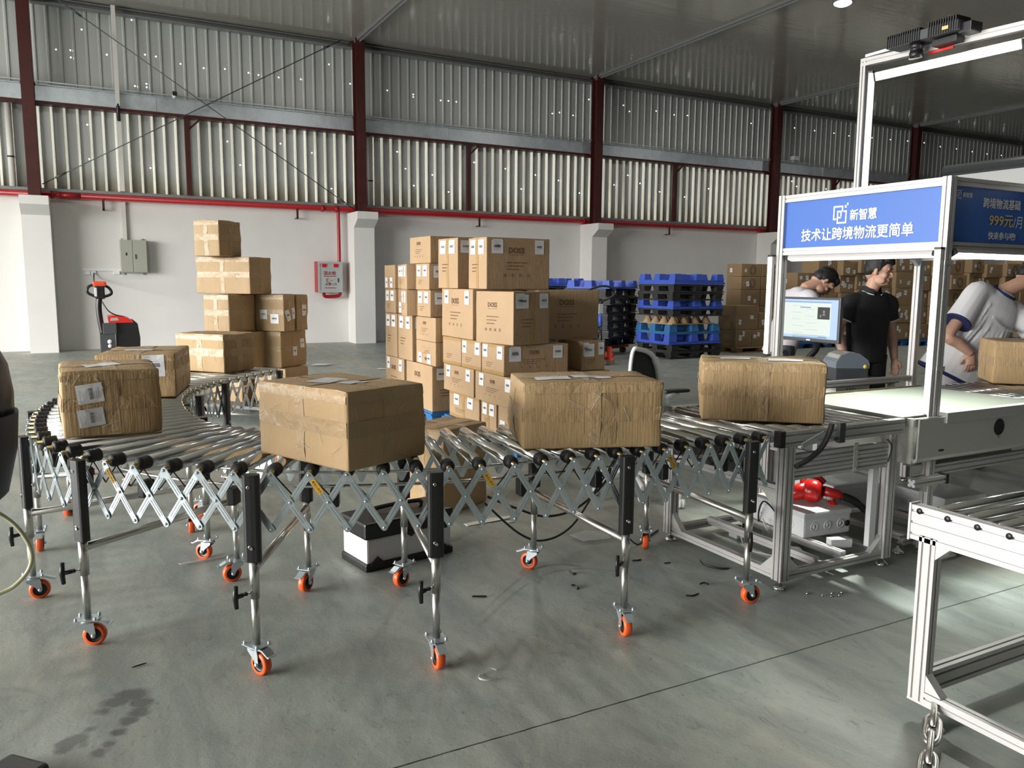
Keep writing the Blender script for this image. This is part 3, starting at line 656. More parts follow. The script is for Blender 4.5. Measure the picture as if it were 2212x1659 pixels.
        while bars and x<W*.55:
            t=rng.uniform(.012,.034)*W*2
            if bars=='h': rect(x,-H*.12,x+t,H*.24,.0042,1)
            else: rect(-W*.08+0,x*H/W,W*.22,(x+t)*H/W,.0042,1)
            x+=t+rng.uniform(.014,.03)*W*2
        for k in range(5):
            y=H*(.78-.2*k) if k<3 else -H*(.32+.2*(k-3)); 
            if bars=='v': rect(-W*(.8-.3*k),-H*.7,-W*(.8-.3*k)+W*.035,H*rng.uniform(0,.7),.0042,2) if k<2 else rect(W*(.3+.16*(k-2)),-H*.6,W*(.3+.16*(k-2))+W*.04,H*rng.uniform(.0,.8),.0042,2)
            else: rect(-W*.8,y,W*rng.uniform(-.2,.75),y+H*.035,.0042,2)
        if bars=='v':
            for yy in (-H*.86,H*.86): rect(-W*.9,yy-H*.008,W*.9,yy+H*.008,.0042,2)
        return build(name,mb,['label_white','label_ink','label_grey'],s.o,fix=False)
    def printed(s,f,sc=1.,flip=False,title=True,lines=3,marks=4,cx=.42,ty=.70):
        """brown maker's print: big name, small lines, row of handling marks"""
        L=s.dims(f); mb=MB(); sg=-1 if flip else 1
        O=lambda u,v:(u,v) if not flip else (L[0]-u,L[1]-v)
        def P(u,v,o=.0026): return s.at(f,*O(u,v),o)
        def rect(u0,v0,u1,v1): mb.add([P(u0,v0),P(u1,v0),P(u1,v1),P(u0,v1)],[(0,1,2,3)])
        if title:
            vs,fs,w,h=text_geo('DOSS',1,.0); k=min(L[0]*.24,L[1]*.34)/w; u0=L[0]*(cx+.04)-w*k/2
            [mb.add([P(u0+(v.x+a)*k,L[1]*ty+(v.y+b)*k*1.12,.0026+.0003*i) for v in vs],fs) for i,(a,b) in enumerate(((0,0),(.02,0),(-.02,0),(0,.012),(0,-.012)))]; rect(u0,L[1]*(ty-.035),u0+w*k,L[1]*(ty-.028))
        rng=random.Random(int(L[0]*1000+L[1]*77)); u0=L[0]*(cx-.12); y=L[1]*(ty-.19)
        for i in range(lines):
            u=u0; end=u0+L[0]*(.33-.06*i)
            while u<end:
                g=rng.uniform(.014,.045)*L[0]; rect(u,y,min(u+g,end),y+L[1]*.017); u+=g+.010*L[0]
            y-=L[1]*.066
        y-=L[1]*.07
        for i in range(marks):
            a=L[0]*(cx-.16)+i*L[0]*.125; q=L[1]*.055; t=q*.12; b=a+q*.9
            for r_ in ((a,y,b,y+t),(a,y+q-t,b,y+q),(a,y,a+t,y+q),(b-t,y,b,y+q)): rect(*r_)
            if i==0: rect(a+q*.3,y+q*.3,a+q*.6,y+q*.7)
            if i==1: rect(a+q*.2,y+q*.45,a+q*.7,y+q*.75); rect(a+q*.42,y+q*.2,a+q*.5,y+q*.5)
            if i==2: rect(a+q*.25,y+q*.2,a+q*.35,y+q*.8); rect(a+q*.55,y+q*.2,a+q*.65,y+q*.8)
            if i==3: mb.add([P(a+q*.15,y+q*.15),P(a+q*.25,y+q*.15),P(a+q*.8,y+q*.85),P(a+q*.7,y+q*.85)],[(0,1,2,3)])
        return build('printed_marks',mb,'ink_brown',s.o,fix=False)
def wrapped(c,top=True,band=.52,sides='fl'):
    st=c.o['group']=='taped cartons stacked on the trolley' if 'group' in c.o else False; ct,wr=('stack_tape','stack_tape') if st else ('clear_tape','wrap')
    """used carton wound with clear tape"""
    c.tape('fblr',wr,.06,band); c.tape('fblr',ct,.05,.93); c.tape('fb'+('t' if top else ''),ct,.055,.5,True); c.tape('lr',ct,.05,.5,True)
    if top: c.tape('t',ct,.06,.5)
    mb=MB(); rng=random.Random(int(c.seed.x*7)+3)
    for f in sides:
        L=c.dims(f)
        for k in range(6):                      # curled film edges
            u=rng.uniform(.05,.85)*L[0]; v=rng.uniform(.08,.9)*L[1]; n=rng.uniform(.03,.10); a=rng.uniform(-.6,.6)+(PI/2 if rng.random()<.45 else 0)
            pts=[c.at(f,min(max(u+math.cos(a)*n*t,.004),L[0]-.004),min(max(v+math.sin(a)*n*t,.004),L[1]-.004),.0035+.002*math.sin(t*9)) for t in (0,.25,.5,.75,1)]
            mb.tube(pts,[.0006,.0013,.001,.0014,.0006],4)
    build('film_crease',mb,'film',c.o)
ZR=.8015
g='taped cartons riding on the roller conveyor'
c=Carton('large taped carton with bright left face at the middle of the conveyor front',(.798,2.79),ZR,24,.40,.545,.297,g,seed=1,rough=1.2,m='cardboard_pale'); wrapped(c); c.label('t',.17,.32,.15,.11,20,None); c.label('t',.2,.2,.12,.07,10,None)
c=Carton('dented taped carton with two white papers on top, right of the large front carton',(1.562,2.86),ZR,-20,.605,.42,.284,g,seed=2,rough=1.6,bulge=.010); wrapped(c); c.label('t',.15,.13,.15,.09,0,None); c.label('t',.33,.17,.17,.08,0,None)
c.tape('f','wrap',.05,.62,True)
c=Carton('taped carton nearest the aluminium roller table on the conveyor end',(2.752,3.118),ZR,-39.5,.606,.42,.305,g,seed=3,rough=1.5,bulge=.012); wrapped(c); c.label('t',.17,.15,.15,.09,0,None); c.label('t',.42,.13,.17,.10,-8,None)
c=Carton('taped carton with two large barcode labels at the left bend of the conveyor',(-.142,3.936),ZR,2.0,.40,.50,.296,g,seed=4,rough=1.5); wrapped(c,band=.5)
c.label('f',.112,.196,.105,.085,7,'v'); c.label('f',.112,.088,.105,.08,7,'v'); c.label('t',.17,.25,.15,.13,10,None)
c=Carton('taped carton behind the two-label carton at the left bend of the conveyor',(-.008,5.195),ZR,-13,.44,.60,.262,g,seed=5,rough=1.3)
wrapped(c,sides='fr'); c.label('f',.32,.19,.12,.13,2,'h'); c.label('t',.2,.25,.16,.1,0,None)
c=Carton('taped carton on the far end of the conveyor below the tall carton stack',(.857,6.26),ZR,40,.33,.47,.29,g,seed=6,rough=1.3); wrapped(c)
c=Carton('taped carton standing on the floor behind the conveyor middle',(1.925,4.57),0,27,.46,.36,.56,None,seed=7,rough=1.2); wrapped(c); c.tape('t','brown_tape',.06,.35)
c=Carton('partly seen taped carton beside the man in the white shirt on the right rollers',(5.66,3.37),.805,-45,.6,.42,.305,g,seed=8,rough=1.3); wrapped(c); c.label('f',.28,.19,.16,.05,0,'h')
# tall stack behind the conveyor on a flat trolley
g='taped cartons stacked on the trolley'
A=40
S=lambda lab,P,z,w,d,h,sd,**k: Carton(lab,P,z,A+k.pop('da',0),w,d,h,g,seed=sd,rough=1.3,m='cardboard_stack',**k)
c=S('bottom right carton of the tall taped stack, resting on the trolley',(1.80,8.62),.17,.40,.42,.385,11); wrapped(c)
c=S('bottom left carton of the tall taped stack, hidden low behind the conveyor',(1.40,8.95),.17,.40,.45,.385,12); wrapped(c)
c=S('right second-tier carton of the tall taped stack, two labels on its dark face',(1.777,8.70),.557,.44,.305,.395,13); wrapped(c); c.label('f',.22,.17,.07,.10,0,'h'); c.label('f',.36,.25,.07,.10,0,'h')
c=S('left carton in the second tier of the tall taped stack, behind the conveyor carton',(1.33,8.60),.557,.50,.50,.395,14); wrapped(c)
c=S('narrow left carton in the middle tier of the tall taped stack',(1.245,8.62),.955,.40,.335,.393,15); wrapped(c)
c=S('wide middle-tier carton of the tall taped stack with two white labels',(1.80,8.62),.955,.19,.70,.394,16); wrapped(c); c.label('l',.44,.18,.095,.10,0,'h'); c.label('l',.58,.135,.10,.10,0,'h'); c.label('f',.06,.17,.06,.12,20,'h'); c.label('f',.15,.19,.05,.12,10,'h')
c=S('short carton behind the two-label carton in the middle tier of the tall taped stack',(1.968,8.765),.955,.20,.50,.392,17); wrapped(c); c.label('f',.12,.22,.07,.12,0,'h')
c=S('second carton from the top of the tall taped stack',(1.464,8.62),1.354,.345,.715,.385,18); wrapped(c)
c=S('topmost carton of the tall taped stack with a caved-in corner',(1.18,8.65),1.742,.325,.335,.365,19); wrapped(c)
t=thing('flat_trolley','black flat trolley carrying the tall taped carton stack, its handle loop showing','trolley',(1.6,9.0,0))
mb=MB().box((0,0,.155),(.95,1.25,.03),Matrix.Translation((1.62,9.12,0))@Matrix.Rotation(math.radians(40),4,'Z')); build('deck',mb,'dark_grey',t)
M=Matrix.Translation((1.62,9.12,0))@Matrix.Rotation(math.radians(40),4,'Z')
build('handle',MB().tube(arc([M@V((.30,.66,.17)),M@V((.30,.66,1.33)),M@V((.34,.66,1.41)),M@V((.46,.66,1.41)),M@V((.47,.66,1.33)),M@V((.47,.66,.17))],8),.014,8),'black_plastic',t)
for x in (-.38,.38):
    for y in (-.5,.5): build('wheel',MB().lathe(M@V((x-.02,y,.06)),M.to_3x3()@V((1,0,0)),[(0,0),(.06,0),(.06,.04),(0,.04)],16),'black_rubber',t)
    for y in (-.5,.5): build('wheel_fork',MB().bb((x-.03,y-.03,.06),(x+.03,y+.03,.14),M=M),'zinc',t)
# printed cartons on two pallets
g='printed cartons on the two blue pallets'
def D(lab,P,z,w,d,h,sd,yaw=0,lf=None,ff=None,tilt=0,up=False):
    c=Carton(lab,P,z,yaw,w,d,h,g,seed=sd,rough=.35,bulge=.003,m='cardboard_print',tilt=tilt)
    for f,k in (('l',lf),('f',ff)):
        if not k: continue
        L=c.dims(f); q=min(.10,L[0]*.24); s=min(.13,L[1]*.42)
        if 'P' in k: c.printed(f)
        if 'U' in k: c.printed(f,flip=True)
        if 'n' in k: c.printed(f,title=False,lines=3,marks=0,cx=.34,ty=.66 if L[1]>.35 else .55)
        if 'A' in k: c.label(f,L[0]*.17,L[1]-s*.62,q,s,0,'h'); c.label(f,L[0]*.83,L[1]-s*.62,q,s,0,'h')
        if 'B' in k: c.label(f,L[0]*.22,s*.62,q,s,0,'h'); c.label(f,L[0]*.68,s*.62,q,s,0,'h')
        if 'C' in k: c.label(f,L[0]*.26,L[1]-s*.66,q*1.25,s,0,'h'); c.label(f,L[0]*.72,L[1]-s*.66,q*1.25,s,0,'h')
        if 'W' in k: c.label(f,min(.11,L[0]*.3),L[1]-.085,.12,.12,0,'h')
        if 't' in k: c.tape(f,'brown_tape',.05,.5,True)
        if 'e' in k: c.tape(f,'brown_tape',.035,.05); c.tape(f,'brown_tape',.035,.95)
    return c
XR0=3.15
rp='right printed pile'
D('left carton of the bottom tier on the '+rp,(XR0+.02,6.66),.152,.62,.70,.253,21,lf='Cnte')
D('middle carton of the bottom tier on the '+rp,(XR0+.03,6.32),.152,.62,.315,.253,22,lf='Cnt')
D('right carton of the bottom tier on the '+rp,(XR0+.04,5.88),.152,.60,.42,.253,23,lf='Bn')
D('back corner carton of the bottom tier on the '+rp,(XR0+.68,6.1),.152,.5,.6,.253,24)
D('left carton of the second tier on the '+rp+', named bright side',(XR0,6.74),.408,.63,.72,.268,25,lf='PA')
D('right carton of the second tier on the '+rp+', named bright side',(XR0,5.90),.408,.63,.80,.268,26,lf='PA')
D('back corner carton of the second tier on the '+rp,(XR0+.68,6.2),.408,.5,.6,.268,27)
D('left plain-sided carton of the third tier on the '+rp,(XR0,7.03),.68,.63,.45,.27,28,lf='ne')
D('middle carton of the third tier on the '+rp,(XR0,6.58),.68,.63,.435,.27,29,lf='Ane')
D('corner carton of the third tier on the '+rp+', dark face with two labels',(XR0,6.12),.68,.66,.44,.27,30,lf='Ane',ff='PWA')
D('right end carton of the third tier on the '+rp+', brown tape strip',(4.02,6.22),.68,.26,.42,.275,31,ff='AWnt')
D('left carton of the fourth tier on the '+rp+', named bright side',(XR0,6.76),.954,.54,.74,.475,32,lf='PA')
D('corner carton of the fourth tier on the '+rp+', turned, brown tape strip',(3.20,6.04),.954,.42,.53,.463,33,yaw=12,ff='AWnt',lf='P')
D('right carton of the fourth tier on the '+rp+', named dark face',(3.72,6.52),.954,.66,.50,.472,34,yaw=-3,ff='P')
D('narrow top carton of the '+rp+' left of the widest top carton',(3.165,7.14),1.434,.30,.42,.49,35,yaw=4,lf='Cnt',ff='W')
D('wide topmost carton of the '+rp+', name and two labels',(3.19,6.55),1.434,.675,.36,.47,36,yaw=2,lf='Cnt',ff='PWA')
lp='left printed pile'; XL0=3.07
D('left carton of the bottom tier on the '+lp,(XL0,8.42),.152,.62,.62,.475,41,lf='PA')
D('right carton of the bottom tier on the '+lp+' beside the right pallet',(XL0,7.58),.152,.42,.76,.475,42,lf='P',ff='Wn')
D('leftmost upright carton of the second tier on the '+lp,(XL0,8.64),.63,.35,.40,.50,43,lf='Cn')
D('upright second-tier carton left of the two paired cartons on the '+lp,(XL0,8.15),.63,.32,.45,.50,44,lf='Cn',ff='W')
D('upper right second-tier carton of the '+lp+', maker name upright',(XL0+.02,7.53),.878,.5,.55,.25,45,lf='P')
D('lower right second-tier carton of the '+lp+', print upside down',(XL0+.02,7.53),.63,.5,.55,.245,46,lf='UB')
D('leftmost carton of the third tier on the '+lp,(XL0,8.68),1.134,.55,.36,.275,47,lf='Cn')
D('second carton from the left in the third tier on the '+lp,(XL0+.03,8.32),1.134,.55,.35,.275,48,lf='Bn')
D('tilted carton of the third tier on the '+lp,(XL0-.10,8.045),1.134,.25,.285,.272,49,lf='Cn',yaw=-9)
D('right carton of the third tier on the '+lp,(XL0,7.62),1.134,.55,.37,.275,50,lf='Cn',ff='W')
D('leftmost carton of the fourth tier on the '+lp,(XL0,8.69),1.413,.55,.36,.27,51,lf='Bn')
D('second carton from the left in the fourth tier on the '+lp,(XL0+.03,8.36),1.413,.55,.32,.27,52,lf='Cn')
D('tilted carton of the fourth tier on the '+lp,(XL0-.09,8.065),1.413,.25,.275,.268,53,lf='Cn',yaw=-8)
D('right carton of the fourth tier on the '+lp,(XL0,7.65),1.413,.55,.375,.27,54,lf='Cn',ff='W')
D('topmost carton of the '+lp+' with the maker name',(XL0+.02,7.66),1.687,.5,.52,.275,55,yaw=3,lf='P')
# ---------------------------------------------------------------- aluminium roller table at the conveyor end
def foot(parent,x,y,top):
    build('leveling_foot',MB().lathe((x,y,0),(0,0,1),[(0,0),(.034,0),(.036,.007),(.024,.017),(.012,.026),(.008,.03),(.008,top),(0,top)],16),'chrome',parent)
def gusset(parent,p,a,b,s=.07,th=.035):
    p=V(p);a=V(a);b=V(b); n=a.cross(b); build('corner_bracket',MB().prism([(0,0),(s,0),(0,s)],p-n*th/2,a,b,n*th),'satin_steel',parent)
def prof(parent,name,p0,p1,w=.04,h=.04,up=(0,0,1),m='aluminium'):
    return build(name,profile(MB(),p0,p1,w,h,up),m,parent)
t=thing('roller_table','aluminium profile table with steel rollers joining the conveyor end to the belt machine','table',(3.32,3.13,0))
X0,X1,Y0,Y1=2.945,3.70,2.715,3.56
for x in (X0,X1):
    for y in (Y0,Y1):
        prof(t,'leg',(x,y,.045),(x,y,.72),.06,.06,(0,1,0)); foot(t,x,y,.05)
for y in (Y0,Y1):
    r=prof(t,'side_rail',(2.885,y,.757),(3.79,y,.757),.04,.075)
    build('end_cap',MB().bb((2.879,y-.021,.718),(2.912,y+.021,.797)),'black_plastic',r)
    for z in (.655,.612,.569): prof(t,'cross_rail',(X0+.03,y,z),(X1-.03,y,z))
    prof(t,'lower_rail',(X0+.03,y,.065),(X1-.03,y,.065))
for x in (X0,X1):
    prof(t,'lower_rail',(x,Y0+.03,.065),(x,Y1-.03,.065)); prof(t,'end_rail',(x,Y0+.03,.50),(x,Y1-.03,.50))
for x in (3.22,3.42): prof(t,'lower_rail',(x,Y0+.02,.09),(x,Y1-.02,.09))
gusset(t,(X0+.03,Y0,.085),(1,0,0),(0,0,1),.085); gusset(t,(X1-.03,Y0,.085),(-1,0,0),(0,0,1),.085); gusset(t,(X0,Y0+.03,.085),(0,1,0),(0,0,1),.085); gusset(t,(X0,Y1-.03,.085),(0,-1,0),(0,0,1),.085)
gusset(t,(X0,Y0+.03,.48),(0,1,0),(0,0,-1),.10); gusset(t,(X1-.03,Y0,.718),(-1,0,0),(0,0,-1),.04)
for i in range(10):
    x=2.955+i*.081
    build('roller',MB().lathe((x,Y0+.022,.772),(0,1,0),[(0,0),(.025,0),(.025,Y1-Y0-.044),(0,Y1-Y0-.044)],16),'chrome',t)
build('plate',MB().bb((3.40,Y0-.024,.55),(3.43,Y0-.02,.70)),'satin_steel',t)
for z in (.565,.61,.655,.69): build('bolt',MB().lathe((3.415,Y0-.024,z),(0,-1,0),[(0,.006),(.007,.006),(.008,0),(0,0)],8),'chrome',t)
build('apron_plate',MB().bb((2.93,Y1+.025,.675),(3.72,Y1+.03,.72)),'satin_steel',t)
b=build('sensor_bracket',MB().bb((3.26,Y0-.045,.715),(3.30,Y0-.02,.815)).bb((3.225,Y0-.04,.73),(3.26,Y0-.03,.745)),'dark_grey',t)
build('cover_strip',MB().bb((3.60,Y0+.01,.11),(3.645,Y0+.04,.57)).bb((3.595,Y0+.01,.57),(3.62,Y0+.03,.66)),'white_plastic',t)
build('cover_strip',MB().box((0,0,0),(.12,.05,.045),Matrix.Translation((3.50,2.83,.12))@Matrix.Rotation(-.35,4,'Z')),'white_plastic',t)
build('sensor_cable',MB().tube(arc([(3.64,Y0-.03,.70),(3.655,Y0-.05,.66),(3.65,Y0-.035,.58)],6),.004,6),'cable_black',t)
build('stop_bar',bar(MB(),(2.955,2.63,.735),(3.10,2.63,.785),.006,.026),'zinc',t)
build('stop_strap',MB().tube(arc([(3.155,2.635,.825),(3.13,2.63,.775),(3.08,2.63,.71),(3.0,2.63,.665),(2.93,2.64,.635)],8),.011,8,flat=1.4),'black_rubber',t)
build('side_box',MB().bb((2.86,2.86,.565),(2.90,2.90,.70)).bb((2.86,2.95,.55),(2.90,3.4,.66)),'black_plastic',t)
# junction boxes, blower, bits under the table
def jbox(lab,x,y,z,w,d,h,rz):
    t=thing('junction_box',lab,'box',(x,y,z),rz,'white plastic junction boxes',world=False)
    build('body',MB().box((0,0,h*.4),(w,d,h*.8),bev=.012),'white_plastic',t); build('lid',MB().box((0,0,h*.88),(w+.008,d+.008,h*.24),bev=.010),'white_plastic',t)
    for s,n in ((-1,2),(1,2)):
        for k in range(3):
            p=V((-w*.28+k*w*.28,s*d/2,h*.42)); build('knockout',MB().lathe(p,(0,s,0),[(.026,0),(.026,.003),(.022,.003),(.020,.001),(.010,.001),(.009,.003),(0,.003)],16),'white_plastic',t)
            p=V((s*w/2,-d*.28+k*d*.28,h*.42)); build('knockout',MB().lathe(p,(s,0,0),[(.026,0),(.026,.003),(.022,.003),(.020,.001),(.010,.001),(.009,.003),(0,.003)],16),'white_plastic',t)
    return t
a=math.radians(-5)
jb=jbox('white junction box under the aluminium roller table carrying the red blower',3.396+.17+.01,2.959+.22,.112,.34,.44,.142,a)
build('cable_hole',MB().lathe((.145,-.2205,.055),(0,-1,0),[(0,.002),(.018,.002),(.018,0)],14),'black_plastic',jb)
jbox('white junction box behind the red blower with coiled cable on top',4.18,3.42,.112,.40,.34,.16,-.1)
jbox('white junction box on the floor rails under the belt machine',4.62,3.02,.09,.36,.36,.15,-.08)
for x in (3.98,4.28,4.45,4.74):
    pass
t=thing('blower','red hand blower with black nozzle lying on the junction box','blower',(3.62,3.12,.255))
mb=MB(); mb.lathe((3.60,3.11,.325),(.45,-.85,.1),[(0,-.05),(.045,-.05),(.062,-.03),(.066,0),(.062,.03),(.045,.05),(0,.05)],20); build('fan_housing',mb,'red_plastic',t)
mb=MB(); mb.tube([(3.585,3.13,.33),(3.545,3.17,.31),(3.50,3.2,.295)],[.05,.046,.040],16); build('motor_housing',mb,'red_plastic',t)
mb=MB(); mb.tube(arc([(3.56,3.15,.35),(3.60,3.17,.40),(3.66,3.14,.395),(3.69,3.11,.36)],6),.018,10); build('grip',mb,'red_plastic',t)
build('air_outlet',MB().tube([(3.64,3.07,.33),(3.70,3.03,.315),(3.73,3.01,.30)],[.030,.026,.022],12),'red_plastic',t)
build('nozzle',MB().tube(arc([(3.72,3.015,.305),(3.78,2.985,.28),(3.83,2.96,.24),(3.85,2.945,.215)],6),[.022]*10+[.019]*8+[.016],12),'black_rubber',t)
build('dust_spout',MB().lathe((3.68,3.05,.275),(.2,-.3,-.5),[(.024,0),(.018,.035),(.010,.05),(0,.05)],12),'red_plastic',t)
t=thing('power_strip','white power strip with cables lying on the floor under the roller table','power strip',(3.40,3.42,0))
build('body',MB().box((3.40,3.42,.022),(.20,.07,.044),bev=.006),'white_plastic',t)
for x in (3.34,3.40,3.46): build('plug',MB().box((x,3.42,.058),(.03,.03,.03),bev=.005),'black_plastic',t)
def cable(lab,pts,m='cable_black',r=.005,name='cable'): return build(name,MB().tube(arc(pts,7),r,7),m,None,lab,'cable')
cable('black cable hanging in a low loop behind the conveyor legs',[(1.72,3.52,.42),(1.95,3.62,.30),(2.15,3.66,.22),(2.35,3.66,.24),(2.55,3.68,.36),(2.62,3.70,.48)],r=.007)
cable('black cable sagging lowest behind the conveyor, looping near the floor',[(1.72,3.55,.38),(1.95,3.60,.17),(2.12,3.62,.10),(2.3,3.62,.16),(2.5,3.66,.36),(2.66,3.7,.5)],r=.006)
cable('black cable running from the conveyor down to the floor beside the castor near the table',[(2.60,3.6,.52),(2.63,3.62,.3),(2.64,3.6,.1),(2.70,3.56,.008),(2.84,3.64,.006),(2.98,3.72,.006)],r=.005)
cable('black cable coil hanging above the power strip under the roller table',[(3.44,3.35,.06),(3.38,3.30,.18),(3.36,3.24,.26),(3.43,3.2,.17),(3.46,3.22,.06),(3.40,3.2,.03),(3.38,3.14,.12),(3.42,3.12,.24)],r=.005)
cable('pale cable loop on the floor in front of the power strip',[(3.30,3.36,.05),(3.22,3.22,.008),(3.28,3.05,.006),(3.42,3.02,.006),(3.5,3.1,.006),(3.40,3.18,.02),(3.35,3.24,.16)],'cable_white',.005)
cable('black cable trailing over the floor to the plug beside the table leg',[(3.42,3.16,.02),(3.34,3.0,.008),(3.2,2.93,.006),(3.1,2.90,.006),(3.06,2.95,.012)],r=.004)
t=thing('foot_plug','black round plug lying on the floor inside the table frame','plug',(3.05,2.96,0)); build('plug_body',MB().lathe((3.05,2.96,.018),(1,0,.1),[(0,-.025),(.016,-.025),(.018,.0),(.012,.02),(0,.02)],12),'black_rubber',t)
# ---------------------------------------------------------------- belt machine
t=thing('belt_machine','white belt conveyor machine with steel side panel and round black opening','conveyor',(4.5,3.1,0))
mb=MB(); pf=[(2.66,.79),(2.66,.575),(2.665,.558),(2.68,.548),(2.75,.545),(2.75,.555),(2.69,.558),(2.675,.57),(2.67,.58),(2.67,.79)]
mb.prism(pf,(3.86,0,0),(0,1,0),(0,0,1),(1.30,0,0)); mb.bb((3.835,2.68,.79),(3.87,3.55,.545)); mb.bb((3.83,2.665,.785),(4.03,2.69,.793)); build('side_panel',mb,'satin_steel',t)
build('side_panel',MB().bb((3.86,3.55,.55),(5.14,3.56,.80)),'satin_steel',t)
build('opening',MB().lathe((4.572,2.66,.695),(0,-1,0),[(0,.0025),(.044,.0025),(.047,.003),(.049,0)],24),'black_plastic',t); build('slot',MB().bb((4.035,2.656,.602),(4.075,2.66,.612)).bb((4.569,2.656,.635),(4.576,2.66,.642)),'black_plastic',t)
build('belt',MB().bb((3.80,2.72,.745),(5.12,3.52,.80),bev=.012),'belt',t)
build('belt_seam',MB().bb((4.02,2.722,.80),(4.028,3.518,.8012)).bb((4.40,2.722,.80),(4.41,3.518,.8012)).bb((3.90,2.722,.80),(3.904,3.518,.801)),'grey_plastic',t)
build('edge_rail',MB().bb((4.08,2.662,.79),(6.6,2.70,.812)).bb((4.08,2.652,.755),(6.6,2.662,.812)),'aluminium',t)
build('edge_rail',MB().bb((3.83,3.53,.80),(5.1,3.545,.806)),'brass',t)
for i in range(17):
    x=5.17+i*.085; build('roller',MB().lathe((x,2.72,.778),(0,1,0),[(0,0),(.025,0),(.025,.78),(0,.78)],16),'chrome',t)
for y in (2.70,3.53): prof(t,'side_rail',(5.14,y,.755),(6.62,y,.755),.04,.07) if y>3 else prof(t,'side_rail',(5.14,y+.0,.72),(6.62,y,.72),.03,.06)
for x in (5.2,6.5):
    for y in (2.73,3.5): prof(t,'leg',(x,y,.0),(x,y,.70))
for x in (3.95,4.95):
    for y in (2.80,3.48): prof(t,'leg',(x,y,.03),(x,y,.56)); foot(t,x,y,.04)
for y in (2.80,3.48): prof(t,'lower_rail',(3.97,y,.065),(4.93,y,.065)); prof(t,'mid_rail',(3.97,y,.52),(4.93,y,.52))
for x in (4.45,4.78): prof(t,'lower_rail',(x,2.82,.065),(x,3.46,.065))
prof(t,'tie_rail',(3.74,2.60,.47),(4.0,2.60,.47)); build('end_cap',MB().bb((3.995,2.575,.445),(4.015,2.625,.497)),'black_plastic',t)
for x in (4.1,4.6):
    pass
# ---------------------------------------------------------------- booth frame with signs and light bars
t=thing('sign_booth','tall aluminium booth frame carrying two blue sign boards and white light bars','booth',(4.8,3.3,0))
P1,P2,P3,P4=(4.07,3.88),(4.07,2.735),(5.49,3.88),(6.3,2.735)
for i,(x,y) in enumerate((P1,P2,P3,P4)):
    prof(t,'post',(x,y,.03),(x,y,2.075 if i!=2 else 1.70),.05,.05,(0,1,0)); foot(t,x,y,.04)
for z,h in ((2.05,.045),(1.71,.045)): prof(t,'sign_rail',(4.07,P2[1]+.025,z),(4.07,P1[1]-.025,z),.04,h); prof(t,'sign_rail',(4.095,P2[1],z),(6.28,P2[1],z),.04,h)
prof(t,'header_rail',(4.095,3.88,1.71),(5.46,3.88,1.71)); prof(t,'rear_rail',(4.095,3.88,.80),(5.46,3.88,.80)); prof(t,'header_rail',(4.095,3.88,2.05),(6.28,3.88,2.05)); prof(t,'header_rail',(5.49,3.86,1.70),(5.49,2.76,1.70))
prof(t,'lower_rail',(4.10,2.735,.48),(6.28,2.735,.48),.04,.06); prof(t,'lower_rail',(4.10,2.62,.05),(4.75,2.62,.05)); prof(t,'lower_rail',(4.07,2.76,.06),(4.07,3.85,.06))
build('floor_plate',MB().bb((4.02,2.58,.02),(4.14,2.70,.03)),'satin_steel',t)
gusset(t,(4.10,2.735,.45),(1,0,0),(0,0,-1),.10); gusset(t,(4.04,2.735,.45),(-1,0,0),(0,0,-1),.09); gusset(t,(5.46,3.88,1.69),(-1,0,0),(0,0,-1),.05)
s=build('sign_board',MB().bb((4.066,P2[1]+.025,1.732),(4.072,P1[1]-.025,2.03)),'sign_blue',t,label='blue board with white logo and slogan facing left')
def logo(mb,O,X,Y,k):
    O=V(O);X=V(X);Y=V(Y)
    def r(x0,y0,x1,y1): mb.quad(*[O+X*a*k+Y*b*k for a,b in ((x0,y0),(x1,y0),(x1,y1),(x0,y1))])
    w=.09
    r(0,.22,w,1);r(w,1-w,.66,1);r(.66-w,.66,.66,1-w);r(w,.22,.22,.22+w)                                  # upper bracket
    r(.26,0,.26+w,.72);r(.26+w,0,.92,w);r(.92-w,w,.92,.72);r(.70,.72-w,.92-w,.72);r(.26+w,.72-w,.56,.72);r(.56-w+.02,.34,.58,.72-w);r(.38,.30,.58,.38)
    r(.76,.86,.88,1.0);r(.90,1.0,1.0,1.13)
mb=MB(); Xs,Ys,xs=V((0,-1,0)),V((0,0,1)),4.0645
logo(mb,(xs,3.477,1.868),Xs,Ys,.108); text(mb,'新智慧',(xs,3.352,1.883),Xs,Ys,width=.185,height=.064,bold=.018); text(mb,'技术让跨境物流更简单',(xs,3.716,1.772),Xs,Ys,width=.79,height=.076,bold=.016)
build('lettering',mb,'sign_white',s)
s=build('sign_board',MB().bb((4.095,2.732,1.732),(6.28,2.738,2.03)),'sign_blue',t,label='blue board with white and gold lettering facing the camera side')
mb=MB(); Xs,ys=V((1,0,0)),2.7305
logo(mb,(4.130,ys,1.963),Xs,Ys,.045); text(mb,'新智慧',(4.182,ys,1.972),Xs,Ys,width=.082,height=.026,bold=.012)
text(mb,'跨境物流基础',(4.368,ys,1.925),Xs,Ys,width=.345,height=.056,bold=.012); text(mb,'快来参与吧!',(4.434,ys,1.756),Xs,Ys,width=.255,height=.042,bold=.012); text(mb,'/月',(4.662,ys,1.825),Xs,Ys,height=.065)
build('lettering',mb,'sign_white',s); mb=MB(); text(mb,'999元',(4.434,ys,1.829),Xs,Ys,width=.222,height=.064,bold=.014); build('gold_lettering',mb,'sign_gold',s)
